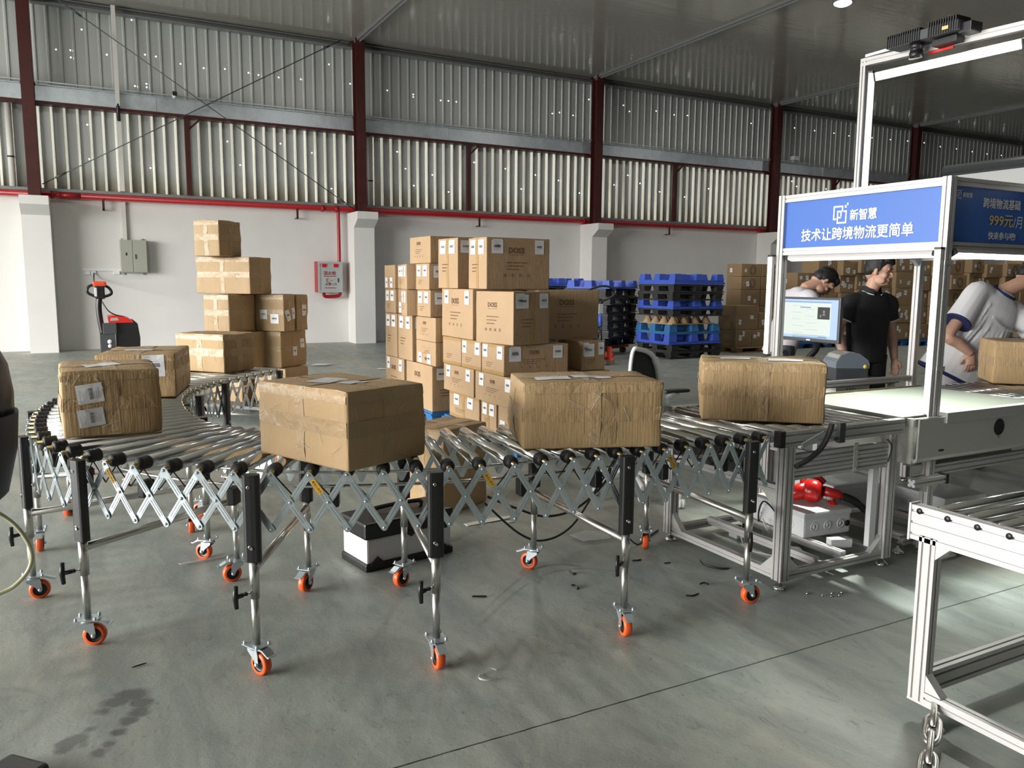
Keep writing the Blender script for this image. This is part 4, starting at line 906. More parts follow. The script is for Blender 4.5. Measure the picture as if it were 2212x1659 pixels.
def lightbar(name,p0,p1,face,w=.034,d=.022,em='led_side'):
    """shallow light bar: housing with a glowing diffuser on the side 'face'"""
    p0=V(p0);p1=V(p1);f=V(face).normalized(); a=(p1-p0).normalized(); h=build(name,bar(MB(),p0,p1,w,d,f),'aluminium',t)
    q=f*(d/2+.004); build('diffuser',bar(MB(),p0+q+a*.004,p1+q-a*.004,w*.9,.008,f),em,h)
    for e,sg in ((p0,-1),(p1,1)): build('end_cap',bar(MB(),e,e+a*sg*.012,w+.004,d+.012,f),'black_plastic',h)
lightbar('light_bar',(4.025,3.925,1.03),(4.025,3.925,1.68),(-1,0,0)); lightbar('light_bar',(4.025,2.735,.70),(4.025,2.735,1.69),(-1,0,0))
lightbar('light_bar',(4.12,2.72,1.672),(6.2,2.72,1.672),(0,-.5,-.85),.045,em='led'); lightbar('light_bar',(4.08,2.80,1.672),(4.08,3.82,1.672),(-.3,0,-1),.04)
for z in (1.62,1.05): build('clip',MB().bb((4.035,2.705,z-.012),(4.105,2.709,z+.012)),'satin_steel',t)
build('lead',MB().tube(arc([(4.02,2.715,.69),(4.00,2.70,.63),(4.03,2.705,.56)],6),.004,6),'cable_black',t)
# gantry over the belt
prof(t,'gantry_post',(4.765,3.88,2.07),(4.76,3.88,3.03),.04,.04,(0,1,0)); lightbar('light_bar',(4.785,3.845,2.085),(4.785,3.845,2.93),(.3,-1,0),.036,em='led_side')
prof(t,'gantry_beam',(4.76,3.90,3.005),(4.76,1.9,2.925),.04,.05); prof(t,'gantry_post',(4.76,1.92,2.05),(4.76,1.92,2.91),.04,.04,(0,1,0)); prof(t,'gantry_foot_rail',(4.76,2.72,2.05),(4.76,1.92,2.05))
lightbar('light_bar',(4.71,3.74,2.878),(4.71,2.79,2.852),(-.9,0,-.3),.054,em='led_scan')
build('warning_strip',MB().bb((4.725,3.22,2.935),(4.735,3.38,2.95)),'red_plastic',t); build('cable_cover',MB().bb((4.73,3.55,3.03),(4.79,3.86,3.05),bev=.006),'white_plastic',t)
c=thing('scan_camera','black finned scanning camera on top of the aluminium gantry beam','camera',(4.68,3.38,2.98))
mb=MB().bb((4.60,3.12,3.0),(4.74,3.60,3.06),bev=.006); build('body',mb,'dark_grey',c)
mb=MB()
for i in range(30):
    y=3.125+i*.0158
    if 3.30<y<3.36: continue
    mb.bb((4.593,y,3.0),(4.73,y+.007,3.085 if y<3.3 else 3.075))
build('cooling_fins',mb,'black_plastic',c); build('lens',MB().lathe((4.66,3.42,3.0),(0,0,-1),[(0,0),(.042,0),(.042,.03),(.038,.032),(.038,.05),(.042,.052),(.042,.09),(0,.09)],20),'black_plastic',c)
build('rear_housing',MB().bb((4.64,3.06,2.985),(4.75,3.14,3.045),bev=.006).bb((4.66,3.16,2.955),(4.74,3.32,2.995),bev=.004),'black_plastic',c); build('type_plate',MB().bb((4.589,3.17,3.015),(4.594,3.21,3.035)),'sign_gold',c)
# ---------------------------------------------------------------- roller frame in the near right corner
t=thing('roller_bench','near aluminium roller bench cut off by the right picture edge','table',(2.85,1.1,0))
xa,xb,ya,yb=2.47,3.36,.35,1.66
for x,y in ((xa,yb),(xa,ya),(xb,yb),(xb,ya)):
    prof(t,'leg',(x,y-.03,.075),(x,y-.03,.655),.04,.06 if x==xa else .04,(0,1,0))
foot(t,xa-.01,yb-.10,.07); foot(t,xb,yb-.09,.07); foot(t,xa,ya+.06,.07)
for x in (xa,xb):
    prof(t,'side_rail',(x,ya-.05,.715),(x,yb+.035,.715),.04,.08); prof(t,'side_rail',(x,ya-.05,.655),(x,yb+.035,.655),.04,.04); prof(t,'lower_rail',(x,ya,.095),(x,yb-.06,.095),.04,.04)
build('end_plate',MB().bb((xa-.024,yb+.035,.63),(xa+.024,yb+.042,.76)),'satin_steel',t)
prof(t,'lower_rail',(xa+.02,yb-.03,.155),(xb-.02,yb-.03,.155)); prof(t,'lower_rail',(xa+.02,yb-.03,.115),(xb-.02,yb-.03,.115)); prof(t,'end_rail',(xa+.02,yb+.01,.69),(xb-.02,yb+.01,.69))
gusset(t,(xa,yb-.06,.635),(0,-1,0),(0,0,-1),.05); gusset(t,(xa,yb-.06,.117),(0,-1,0),(0,0,1),.06)
build('joint_plate',MB().bb((xa-.022,yb-.14,.068),(xa+.022,yb,.076)),'satin_steel',t)
for y in [yb-.045-i*.10 for i in range(13)]:
    if y<ya: break
    build('roller',MB().lathe((xa+.02,y,.742),(1,0,0),[(0,0),(.020,0),(.020,xb-xa-.04),(0,xb-xa-.04)],16),'chrome',t)
    build('roller_pin',MB().lathe((xa-.021,y+.05,.738),(-1,0,0),[(0,.003),(.010,.003),(.011,0),(0,0)],8),'black_plastic',t)
t=thing('steel_chain','bright steel chain links hanging near the floor at the bottom right','chain',(2.22,1.42,0))
def ring(c,ax,up,L=.07,W=.03,r=.008):
    c=V(c);ax=V(ax).normalized();up=V(up).normalized(); pts=[]
    for k in range(25):
        a=2*PI*k/24; y=math.sin(a)*W+0; x=math.cos(a)*W+math.copysign((L-W),math.cos(a))*(abs(math.cos(a))**.35); pts.append(c+ax*x+up*y)
    return MB().tube(pts,r,8,cap=False)
A=V((2.47,1.57,.075)); B=V((2.19,1.40,.012)); dv=(B-A).normalized(); n1=V((0,0,1)); s1=dv.cross(n1).normalized(); u1=s1.cross(dv)
for i in range(4):
    c=A.lerp(B,.10+i*.27); build('chain_link',ring(c,dv,s1 if i%2 else u1,.068,.021,.0105),'brushed',t)
# ---------------------------------------------------------------- pallets
def pallet_geo(w,d,flip=False,feet=True,M=None,th=.045,fh=.105,runner=False):
    """nestable plastic pallet, base at z=0; flip = feet pointing up"""
    mb=MB(); z=lambda a:(th+fh-a) if flip else a
    za,zb=sorted((z(fh),z(fh+th))); 
    mb.bb((-w/2,-d/2,za),(w/2,d/2,za+th*.45 if not flip else za+th*.45),M=M); mb.bb((-w/2+.02,-d/2+.02,za+th*.45),(w/2-.02,d/2-.02,zb),M=M)
    for i in (-1,0,1):
        for j in (-1,0,1):
            c=(i*(w/2-.11),j*(d/2-.11)); r0,r1=.095,.075; a=z(fh);b=z(0)
            vs=[V((c[0]+x*r0,c[1]+y*r0,a)) for x,y in((-1,-1),(1,-1),(1,1),(-1,1))]+[V((c[0]+x*r1,c[1]+y*r1,b)) for x,y in((-1,-1),(1,-1),(1,1),(-1,1))]
            mb.add(vs,[(3,2,1,0),(4,5,6,7)]+[(k,(k+1)%4,4+(k+1)%4,4+k) for k in range(4)],0,False,M)
    if runner:
        e=.022; b0=0
        for s in (-1,0,1): mb.bb((-w/2,s*(d/2-.07)-.06,b0),(w/2,s*(d/2-.07)+.06,b0+e),M=M); mb.bb((s*(w/2-.07)-.06,-d/2,b0),(s*(w/2-.07)+.06,d/2,b0+e),M=M)
    return mb
def pallet(lab,x,y,z,w,d,rz,m,flip=False,runner=False,th=.045,fh=.105,group=None):
    M=Matrix.Translation((x,y,z))@Matrix.Rotation(rz,4,'Z')
    o=build('pallet',pallet_geo(w,d,flip,True,M,th,fh,runner),m,None,lab,'pallet',group); return o
pallet('blue pallet under the right group of printed cartons',3.80,6.66,0,1.34,1.62,0,'teal_pallet',th=.04,fh=.11,group='blue pallets under printed cartons')
pallet('blue pallet under the left group of printed cartons',3.66,8.30,0,1.22,1.48,0,'teal_pallet',th=.04,fh=.11,group='blue pallets under printed cartons')
g='pallets in the tall mixed stack'; ax,ay=10.72,12.92; W_,D_=1.32,1.16
for lab,z,m,fl,rn,th,fh,dx,dy,rz in (
 ('bottom black pallet of the tall mixed pallet stack',0,'black_pallet',0,1,.03,.115,.0,.0,.0),('second black pallet from the floor in the tall mixed pallet stack',.146,'black_pallet',0,1,.03,.115,.03,.02,.01),
 ('lower of the two neighbouring blue pallets in the tall mixed stack',.293,'blue_pallet',1,0,.05,.145,-.05,-.02,-.02),('upper blue pallet of the lower pair, carrying the brown moulded sheet',.490,'teal_pallet',1,0,.05,.14,-.02,.02,-.01),
 ('single black pallet on the brown moulded sheet in the tall mixed stack',.845,'black_pallet',0,1,.03,.115,.02,.0,.0),('blue pallet between black pallets in the middle of the tall mixed stack',.992,'blue_pallet',1,0,.05,.115,.0,.0,.02),
 ('lower of the two black pallets near the top of the tall mixed stack',1.158,'black_pallet',0,1,.035,.125,.0,.0,.0),('upper of the two black pallets near the top of the tall mixed stack',1.320,'black_pallet',0,1,.035,.125,.02,.0,.0),
 ('topmost blue pallet of the tall mixed stack, feet pointing up',1.483,'blue_pallet',1,0,.08,.12,.02,.0,.02)):
    pallet(lab,ax+dx,ay+dy,z,W_,D_,rz,m,bool(fl),bool(rn),th,fh,g)
mb=MB(); M=Matrix.Translation((ax-.06,ay,.681))
mb.box((0,0,.012),(1.1,1.05,.02),M)
for i in range(4):
    for j in range(4): mb.lathe(M@V((-.42+i*.28,-.40+j*.27,.02)),(0,0,1),[(.11,0),(.085,.045),(.052,.10),(.040,.138),(0,.142)],12)
build('moulded_sheet',mb,'cone_card',None,'brown moulded cardboard sheet with cones between the pallets of the tall mixed stack','packaging')
g='pallets in the stack on the pallet jack'; bx_,by_=9.55,14.1
for k,(m,z,fl) in enumerate((('black_pallet',.20,0),('black_pallet',.37,0),('black_pallet',.54,0),('black_pallet',.71,0),('black_pallet',.88,0),('black_pallet',1.05,0),('black_pallet',1.215,0),('blue_pallet',1.38,1))):
    pallet(('lowest','second lowest','third lowest','fourth lowest','fifth lowest','sixth lowest','uppermost black','topmost blue')[k]+' pallet of the stack left of the tall mixed stack',bx_+.03*(k%3),by_-.04*(k%2),z,1.25,1.05,.42+.03*(k%2),m,bool(fl),not fl,.035,.125 if not fl else .13,g)
pallet('blue pallet with upright feet behind the jack, topmost of the rear pallet stack',9.2,15.7,1.42,1.3,1.1,.1,'blue_pallet',True,False,.05,.12,'rear pallet stack')
for k in range(8): pallet('dark pallet in the rear stack, '+('lowest','second lowest','third lowest','fourth lowest','fifth lowest','sixth lowest','seventh lowest','eighth lowest')[k]+' layer',9.2,15.7,k*.177,1.3,1.1,.1,'black_pallet',False,True,.04,.135,'rear pallet stack')
g='nested blue pallets by the wall'
for k in range(19): pallet('%s blue pallet from the floor in the tall nested stack by the pillar'%('lowest second third fourth fifth sixth seventh eighth ninth tenth eleventh twelfth thirteenth fourteenth fifteenth sixteenth seventeenth eighteenth topmost'.split()[k]),6.95,17.3,k*.0755,1.15,1.0,.0,'teal_pallet',False,False,.03,.0455,g)
# pallet jack with a loop handle in front of the pallet stacks
t=thing('pallet_jack','hand pallet jack with blue shaft and black loop handle beside the printed cartons','pallet jack',(8.15,12.0,0))
build('drawbar',MB().tube([(8.1,11.9,.28),(8.1,11.93,.75)],.028,10),'black_plastic',t); build('drawbar_sleeve',MB().tube([(8.1,11.93,.72),(8.1,11.95,.95)],.036,10),'blue_pallet',t); build('drawbar_head',MB().bb((8.05,11.92,.94),(8.15,11.99,1.12),bev=.01),'grey_plastic',t)
build('loop_handle',MB().tube(arc([(8.1,11.95,1.08),(8.12,11.94,1.16),(8.30,11.84,1.26),(8.34,11.82,1.36),(8.22,11.89,1.43),(8.08,11.97,1.43),(7.92,12.05,1.36),(7.94,12.04,1.24),(8.1,11.95,1.10)],5),.020,8),'black_plastic',t)
build('pump_body',MB().bb((8.0,11.9,.10),(8.2,12.1,.36),bev=.02).cyl((8.1,12.0,.3),(8.1,12.0,.46),.05),'black_plastic',t)
for s in (-.2,.2):
    mb=MB(); M=Matrix.Translation((8.15,12.05,0))@Matrix.Rotation(-.6,4,'Z'); mb.box((s,.62,.115),(.16,1.2,.05),M,0,.012); mb.prism([(0,.09),(0,.34),(.18,.14),(.18,.09)],M@V((s-.04,.02,0)),M.to_3x3()@V((0,1,0)),V((0,0,1)),M.to_3x3()@V((.08,0,0))); build('fork',mb,'red_orange',t)
build('steer_wheel',MB().lathe((8.02,11.98,.09),(1,.3,0),[(0,0),(.09,0),(.09,.14),(0,.14)],16),'black_rubber',t)
t=thing('pallet_jack','red pallet jack fork frame under the stack left of the tall mixed stack','pallet jack',(9.2,13.3,0))
M=Matrix.Translation((bx_,by_,0))@Matrix.Rotation(.42,4,'Z')
for s in (-.22,.22): build('fork',MB().box((0,s,.14),(1.5,.16,.06),M,0,.01),'red_orange',t)
build('fork_carriage',MB().box((-.82,0,.26),(.14,.6,.34),M,0,.02),'red_orange',t); build('steer_wheel',MB().lathe(M@V((-.86,-.08,.09)),M.to_3x3()@V((0,1,0)),[(0,0),(.09,0),(.09,.16),(0,.16)],16),'black_rubber',t)
for s in (-.22,.22): build('fork_roller',MB().lathe(M@V((.62,s-.05,.055)),M.to_3x3()@V((0,1,0)),[(0,0),(.055,0),(.055,.1),(0,.1)],14),'black_rubber',t)
# electric pallet truck by the wall
t=thing('electric_pallet_truck','black and red electric pallet truck parked and charging at the white wall','pallet truck',(.35,14.6,0))
b=V((.35,14.6,0))
mb=MB(); mb.prism([(-.26,.12),(.28,.12),(.30,.55),(.27,.78),(.22,.83),(-.05,.86),(-.06,.12)],b+V((.02,-.3,0)),(1,0,0),(0,0,1),(0,.6,0)); build('motor_cover',mb,'black_plastic',t)
mb=MB(); mb.prism([(-.13,.80),(.24,.80),(.15,.88),(-.05,.92),(-.14,.90)],b+V((0,-.31,0)),(1,0,0),(0,0,1),(0,.62,0)); build('top_cover',mb,'red_plastic',t)
build('control_panel',MB().quad(b+V((-.11,-.313,.83)),b+V((.02,-.313,.84)),b+V((.0,-.313,.885)),b+V((-.10,-.313,.88))),'cabinet_grey',t)
mb=MB().bb(b+V((-.27,-.34,.10)),b+V((-.05,-.26,.62)),bev=.01).bb(b+V((-.22,-.35,.62)),b+V((-.02,-.28,.80)),bev=.01); build('side_bracket',mb,'dark_grey',t)
build('badge',MB().lathe(b+V((-.13,-.345,.50)),(0,-1,0),[(0,.004),(.035,.004),(.035,0)],12).lathe(b+V((-.13,-.345,.43)),(0,-1,0),[(0,.004),(.03,.004),(.03,0)],12),'label_white',t)
build('tiller',MB().tube(arc([b+V((-.22,-.2,.62)),b+V((-.25,-.2,.85)),b+V((-.26,-.2,1.05)),b+V((-.24,-.2,1.22))],6),.045,12),'black_plastic',t)
mb=MB().tube(arc([b+V((-.25,-.2,1.20)),b+V((-.40,-.22,1.28)),b+V((-.38,-.22,1.38)),b+V((-.24,-.2,1.42))],5),.022,8).tube(arc([b+V((-.23,-.2,1.20)),b+V((-.07,-.18,1.26)),b+V((-.10,-.18,1.36)),b+V((-.22,-.2,1.42))],5),.022,8).bb(b+V((-.30,-.25,1.18)),b+V((-.16,-.15,1.40)),bev=.02)
build('tiller_head',mb,'black_plastic',t); build('rocker_switch',MB().bb(b+V((-.33,-.26,1.38)),b+V((-.13,-.14,1.46)),bev=.03),'red_orange',t); build('grip_cover',MB().bb(b+V((-.31,-.26,1.22)),b+V((-.27,-.2,1.36)),bev=.008),'grey_plastic',t)
for s in (-.22,.22): build('fork',MB().box((b.x+.1+s,b.y+.85,.10),(.17,1.15,.06),None,0,.015),'black_plastic',t)
build('drive_wheel',MB().lathe(b+V((-.06,-.05,.11)),(1,0,0),[(0,0),(.11,0),(.11,.12),(0,.12)],18),'black_rubber',t)
cable('thin black charging cable from the wall socket to the electric pallet truck',[(.07,19.15,1.62),(.06,18.6,1.45),(.1,15.2,1.42)],r=.012)
cable('coiled black cable sagging from the tiller to the red cover of the electric pallet truck',[(.14,14.35,1.14),(.22,14.3,1.0),(.32,14.3,.93),(.45,14.33,.89)],r=.010)
# toolbox, left machine, hose, office chair
M=Matrix.Translation((1.42,4.02,0))@Matrix.Rotation(.18,4,'Z')
t=thing('tool_box','white tool box with black lid and base on the floor under the conveyor','tool box',(1.42,4.02,0))
build('tub',MB().box((0,0,.105),(.52,.27,.13),M,0,.01),'white_plastic',t); mb=MB().box((0,0,.02),(.54,.285,.04),M,0,.008)
for s in (-1,1):
    for k in (-1,1): mb.prism([(-.05,.03),(.05,.03),(.0,.075)],M@V((k*.2,s*.1445,0)),M.to_3x3()@V((1,0,0)),V((0,0,1)),M.to_3x3()@V((0,-s*.008,0)))
build('base',mb,'black_plastic',t)
l=build('lid',MB().box((0,0,.215),(.545,.29,.09),M,0,.015).prism([(-.05,.18),(.05,.18),(0,.145)],M@V((0,-.148,0)),M.to_3x3()@V((1,0,0)),V((0,0,1)),M.to_3x3()@V((0,.008,0))),'black_plastic',t)
build('handle',MB().tube(arc([M@V((-.14,0,.255)),M@V((-.13,0,.29)),M@V((.13,0,.29)),M@V((.14,0,.255))],5),.012,8),'black_plastic',l); build('latch',MB().box((.2,-.148,.19),(.05,.012,.07),M),'black_plastic',l)
t=thing('blower_machine','black rounded machine housing cut off by the left picture edge above the hose','machine',(-.56,3.3,0))
mb=MB(); mb.tube([(-.565,3.3,1.02),(-.565,3.3,1.10),(-.565,3.3,1.20),(-.565,3.3,1.28),(-.565,3.3,1.335),(-.565,3.3,1.352)],[.300,.302,.290,.255,.17,.05],28); build('dome',mb,'black_plastic',t)
build('lower_housing',MB().tube([(-.565,3.3,.70),(-.565,3.3,.74),(-.565,3.3,.90),(-.565,3.3,1.03)],[.22,.265,.302,.312],28),'black_rubber',t)
build('stand',MB().tube([(-.78,3.3,.02),(-.76,3.3,.78)],.04,12).lathe((-.80,3.3,0),(0,0,1),[(0,0),(.12,0),(.12,.02),(.05,.04),(0,.04)],24),'dark_grey',t)
cable('translucent yellowish hose looping down beside the left conveyor legs',[(-.56,3.45,.74),(-.45,3.56,.66),(-.365,3.6,.585),(-.305,3.6,.515),(-.268,3.6,.42),(-.28,3.6,.345),(-.335,3.6,.283),(-.40,3.6,.255),(-.52,3.58,.20),(-.62,3.55,.02)],'hose',.0085,'hose')
t=thing('office_chair','white framed office chair with black mesh back behind the conveyor end','chair',(3.42,4.35,0))
cx,cy=3.30,4.25
fr=arc([(3.115,4.22,.60),(3.105,4.22,.85),(3.125,4.22,1.05),(3.19,4.23,1.062),(3.30,4.26,1.03),(3.375,4.285,.96),(3.42,4.31,.86),(3.455,4.33,.74),(3.47,4.34,.62)],6)
build('back_frame',MB().tube(fr,[.012]*14+[.016]*14+[.024]*(len(fr)-28),10,flat=1.2),'white_plastic',t)
mb=MB(); pts=[p for p in fr]; n=len(pts); mb.add([p+V((0,.012,0)) for p in pts]+[p+V((0,.018,0)) for p in pts],[list(range(n)),list(range(n,2*n))[::-1]]+[(i,(i+1)%n,n+(i+1)%n,n+i) for i in range(n)]); build('mesh_back',mb,'mesh_black',t)
build('arm_rest',MB().tube(arc([(3.47,4.34,.70),(3.54,4.36,.70),(3.62,4.40,.712),(3.70,4.45,.715)],6),.017,10,flat=1.3),'white_plastic',t)
build('arm_pivot',MB().lathe((3.495,4.31,.69),(0,-1,0),[(0,.012),(.022,.012),(.026,0),(0,0)],14),'white_plastic',t); build('arm_pad',MB().box((3.66,4.42,.735),(.22,.06,.025),None,0,.01),'black_plastic',t)
build('seat',MB().box((3.38,4.55,.50),(.46,.46,.07),Matrix.Translation((0,0,0)),0,.03),'mesh_black',t); build('gas_lift',MB().cyl((3.40,4.55,.12),(3.40,4.55,.47),.025),'chrome',t)
for k in range(5):
    a=2*PI*k/5+.55; p=V((3.40+.30*math.cos(a),4.55+.30*math.sin(a),.055)); l=build('base_arm',MB().tube([(3.40,4.55,.14),p+V((0,0,.045))],[.026,.018],8),'white_plastic',t)
    build('castor',MB().lathe(p+V((-.02,0,-.027)),(1,.3,0),[(0,0),(.028,0),(.028,.016),(.020,.018),(.028,.02),(.028,.04),(0,.04)],14),'white_plastic',t)
p=V((3.435,4.06,.0)); build('castor',MB().lathe(p+V((-.022,0,.03)),(.9,-.45,0),[(0,0),(.02,0),(.022,.001),(.030,.001),(.030,.022),(.026,.024),(.030,.026),(.030,.046),(0,.046)],18),'white_plastic',t); build('castor_arm',MB().tube([(3.40,4.5,.15),(3.435,4.09,.09)],[.026,.018],8).tube([(3.435,4.07,.09),(3.435,4.07,.05)],.012,8),'white_plastic',t)
# desk with screen and label printer
t=thing('work_desk','small grey desk behind the roller table carrying screen and printer','desk',(5.0,4.6,0))
build('desk_top',MB().bb((4.72,4.06,.735),(5.60,5.0,.76),bev=.004),'dark_grey',t)
for x in (4.76,5.56):
    for y in (4.10,4.96): build('leg',MB().bb((x-.02,y-.02,0),(x+.02,y+.02,.735)),'aluminium',t)
t=thing('monitor','computer monitor with grey frame showing a bright form page, behind the left booth post','monitor',(5.10,4.5,.76))
a=(5.055,4.205); ux=V((-.02,-1,0)).normalized()                 # to the right as seen
O=V((5.065,4.80,1.045)); Wm,Hm=.595,.352
def rc(mb,x0,y0,x1,y1,off,mi=0):
    n=V((-1,.02,0)).normalized(); mb.quad(*[O+ux*x+V((0,0,y))+n*off for x,y in ((x0,y0),(x1,y0),(x1,y1),(x0,y1))],mi)
M=Matrix(((ux.x,-ux.y,0,O.x),(ux.y,ux.x,0,O.y),(0,0,1,O.z),(0,0,0,1)))
build('housing',MB().bb((0,0,0),(Wm,.035,Hm),M=M,bev=.005),'dark_grey',t)
mb=MB(); rc(mb,.018,.028,Wm-.018,Hm-.018,.0015,0); rc(mb,.018,.05,Wm-.085,Hm-.045,.002,1); rc(mb,.018,Hm-.042,Wm-.085,Hm-.034,.002,2); rc(mb,.20,Hm-.085,.31,Hm-.076,.0026,2)
rc(mb,Wm-.215,Hm-.17,Wm-.095,Hm-.075,.0026,3); rc(mb,Wm-.16,Hm-.125,Wm-.145,Hm-.10,.003,4); rc(mb,Wm-.19,Hm-.155,Wm-.178,Hm-.135,.003,4); rc(mb,Wm-.165,Hm-.14,Wm-.14,Hm-.13,.003,4)
rng=random.Random(4)
for k in range(9): y=Hm-.07-k*.027; rc(mb,.12+.14*(k%2),y,.20+.14*(k%2)+rng.uniform(0,.06),y+.003,.0028,5)
rc(mb,.13,.048,Wm-.12,.055,.0026,5); rc(mb,.13,.030,Wm-.20,.038,.0028,2); rc(mb,Wm-.20,.032,Wm-.115,.046,.0028,2)
build('display',mb,['screen','screen_page','screen_bar','screen_dark','screen_mid','screen_text'],t)
mb=MB(); rc(mb,Wm*.5-.02,.009,Wm*.5+.02,.019,.0015); build('badge',mb,'label_white',t)
build('monitor_arm',MB().tube(arc([(5.10,4.5,1.12),(5.16,4.5,1.0),(5.16,4.58,.90),(5.14,4.62,.80),(5.14,4.62,.762)],6),.026,10).lathe((5.14,4.62,.76),(0,0,1),[(0,0),(.09,0),(.09,.012),(0,.012)],18),'black_plastic',t)
t=thing('barcode_scanner','black handheld scanner on its round stand below the monitor','scanner',(4.90,4.62,.76))
build('stand',MB().lathe((4.90,4.62,.76),(0,0,1),[(0,0),(.085,0),(.085,.03),(.05,.075),(.03,.10),(.02,.12),(0,.12)],18),'black_plastic',t); build('scanner_head',MB().tube([(4.90,4.62,.88),(4.90,4.60,.93),(4.88,4.56,.955)],[.022,.03,.028],12),'black_plastic',t)
t=thing('label_printer','dark grey label printer with clear lid and yellow button beside the black-shirt man','printer',(5.19,4.23,.76))
M=Matrix.Translation((5.19,4.24,.76))@Matrix.Rotation(-.45,4,'Z')
build('base',MB().box((0,0,.05),(.26,.24,.10),M,0,.012),'dark_grey',t)
mb=MB(); mb.prism([(-.13,.10),(.13,.10),(.135,.13),(.12,.165),(.05,.215),(-.02,.225),(-.09,.20),(-.125,.15)],M@V((0,-.12,0)),M.to_3x3()@V((1,0,0)),V((0,0,1)),M.to_3x3()@V((0,.24,0))); build('cover',mb,'printer_grey',t)
mb=MB(); mb.prism([(-.12,.155),(-.09,.203),(-.02,.228),(.02,.224),(.02,.205),(-.09,.17)],M@V((0,-.10,0)),M.to_3x3()@V((1,0,0)),V((0,0,1)),M.to_3x3()@V((0,.20,0))); build('clear_lid',mb,'clear_lid',t)
build('feed_button',MB().lathe(M@V((.10,-.121,.115)),M.to_3x3()@V((0,-1,0)),[(0,.005),(.014,.005),(.016,0)],14),'lamp_yellow',t)
t=thing('white_box','white box with dark pen strokes under the desk edge behind the rear rail','box',(5.2,4.22,.55))
build('box_body',MB().bb((4.98,4.14,.60),(5.36,4.24,.735),bev=.003),'label_white',t); mb=MB(); 
for q in (((5.10,.66),(5.10,.71)),((5.13,.71),(5.15,.66)),((5.15,.66),(5.17,.71)),((5.19,.70),(5.21,.66))): bar(mb,(q[0][0],4.138,q[0][1]),(q[1][0],4.138,q[1][1]),.005,.002,(0,1,0))
build('pen_strokes',mb,'label_ink',t); build('shelf',MB().bb((4.78,4.10,.58),(5.56,4.96,.60)),'dark_grey',bpy.data.objects['work_desk'])
# ---------------------------------------------------------------- far wall of cartons
rng=random.Random(11); g='cartons of the long far row'
ords='first second third fourth fifth sixth seventh eighth ninth tenth eleventh twelfth thirteenth fourteenth fifteenth sixteenth'.split()
tier=('bottom','second','third','fourth','fifth','top')
def far(lab,x,y,z,w,d,h,sd,g,ring=False,nl=3,yaw=0):
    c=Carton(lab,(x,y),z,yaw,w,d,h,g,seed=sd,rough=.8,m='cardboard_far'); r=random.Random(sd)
    if ring:
        for R_ in (.125,.085):
            if R_<.1 and h<.3: continue
            mb=MB(); mb.tube([c.at('f',w*.56+R_*.8*math.cos(a*PI/14),h*.5+R_*math.sin(a*PI/14)*min(1,h/.34),.003) for a in range(29)],.004,4,cap=False); build('printed_ring',mb,'ink',c.o)
    for k in range(nl):
        u=r.uniform(.14,.86)*w; v=r.uniform(.25,.8)*h; c.label('f',u,v,r.uniform(.06,.10),r.uniform(.07,.12),r.uniform(-14,14),'h')
    if r.random()<.5: c.tape('f','clear_tape',.04,.97,True)
    if r.random()<.4: c.label('l',.15,h*.5,.08,.10,0,'h')
x=14.55; col=0; HT=[4,5,5,5,4,5,5,5,5,5,5,5,5,5]
X_=[]
while x<21.6:
    w=rng.uniform(.46,.66); y=13.35-(x-14.5)*.17; z=.16; n=HT[min(col,13)]
    for k in range(n):
        h=rng.uniform(.36,.44) if k<n-1 or n<5 else rng.uniform(.34,.42)
        far('brown carton, %s tier up, %s column from left of the long far row'%(tier[k] if k<n-1 or n<5 else 'top',ords[col]),x,y+rng.uniform(-.06,.06),z,w-.012,.5,h-.006,200+col*7+k,g,ring=(col in (8,9,11) and k>1),nl=(1 if col in(8,9) else rng.choice((2,3,4,6)) if 2<=col<=5 else 2)); z+=h
    X_.append((x,y,w)); x+=w+.012; col+=1
for i in range(0,len(X_),2):
    a=X_[i]; b=X_[min(i+1,len(X_)-1)]; xx=(a[0]+b[0]+b[2])/2
    pallet('dark blue pallet under the %s and %s columns of the long far row'%(ords[i],ords[min(i+1,len(X_)-1)]),xx,(a[1]+b[1])/2+.32,0,(b[0]+b[2]-a[0]),.78,0,'teal_pallet',th=.05,fh=.105)
g='cartons of the short far stack'
for i,xx in enumerate((13.95,14.62)):
    z=.14
    for k,h in enumerate((.40,.42,.40,.315,.31)):
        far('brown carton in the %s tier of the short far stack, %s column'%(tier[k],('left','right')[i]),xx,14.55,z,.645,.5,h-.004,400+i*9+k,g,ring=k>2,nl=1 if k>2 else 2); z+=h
pallet('wooden pallet under the short far carton stack left of the booth',14.6,14.8,0,1.35,.9,0,'wood',runner=True,th=.03,fh=.105)
g='cartons on the low wooden pallet'
pallet('low wooden pallet in front of the short far stack right of the mixed pallets',13.05,13.35,0,1.5,.95,0,'wood',runner=True,th=.03,fh=.10)
for lab,xx,yy,z,w,d,h,nl in (('left carton at the bottom of the low wooden pallet right of the mixed pallets',12.32,12.95,.133,.47,.6,.36,2),('middle carton at the bottom of the low wooden pallet',12.80,12.95,.133,.47,.6,.36,2),('right carton at the bottom of the low wooden pallet',13.28,12.95,.133,.45,.6,.36,1),('large upper carton with two labels on the low wooden pallet',12.34,12.98,.497,.66,.55,.53,2),('smaller upper carton with one label on the low wooden pallet',13.03,13.0,.497,.42,.55,.36,1)): far(lab,xx,yy,z,w,d,h,int(xx*31),g,False,nl)
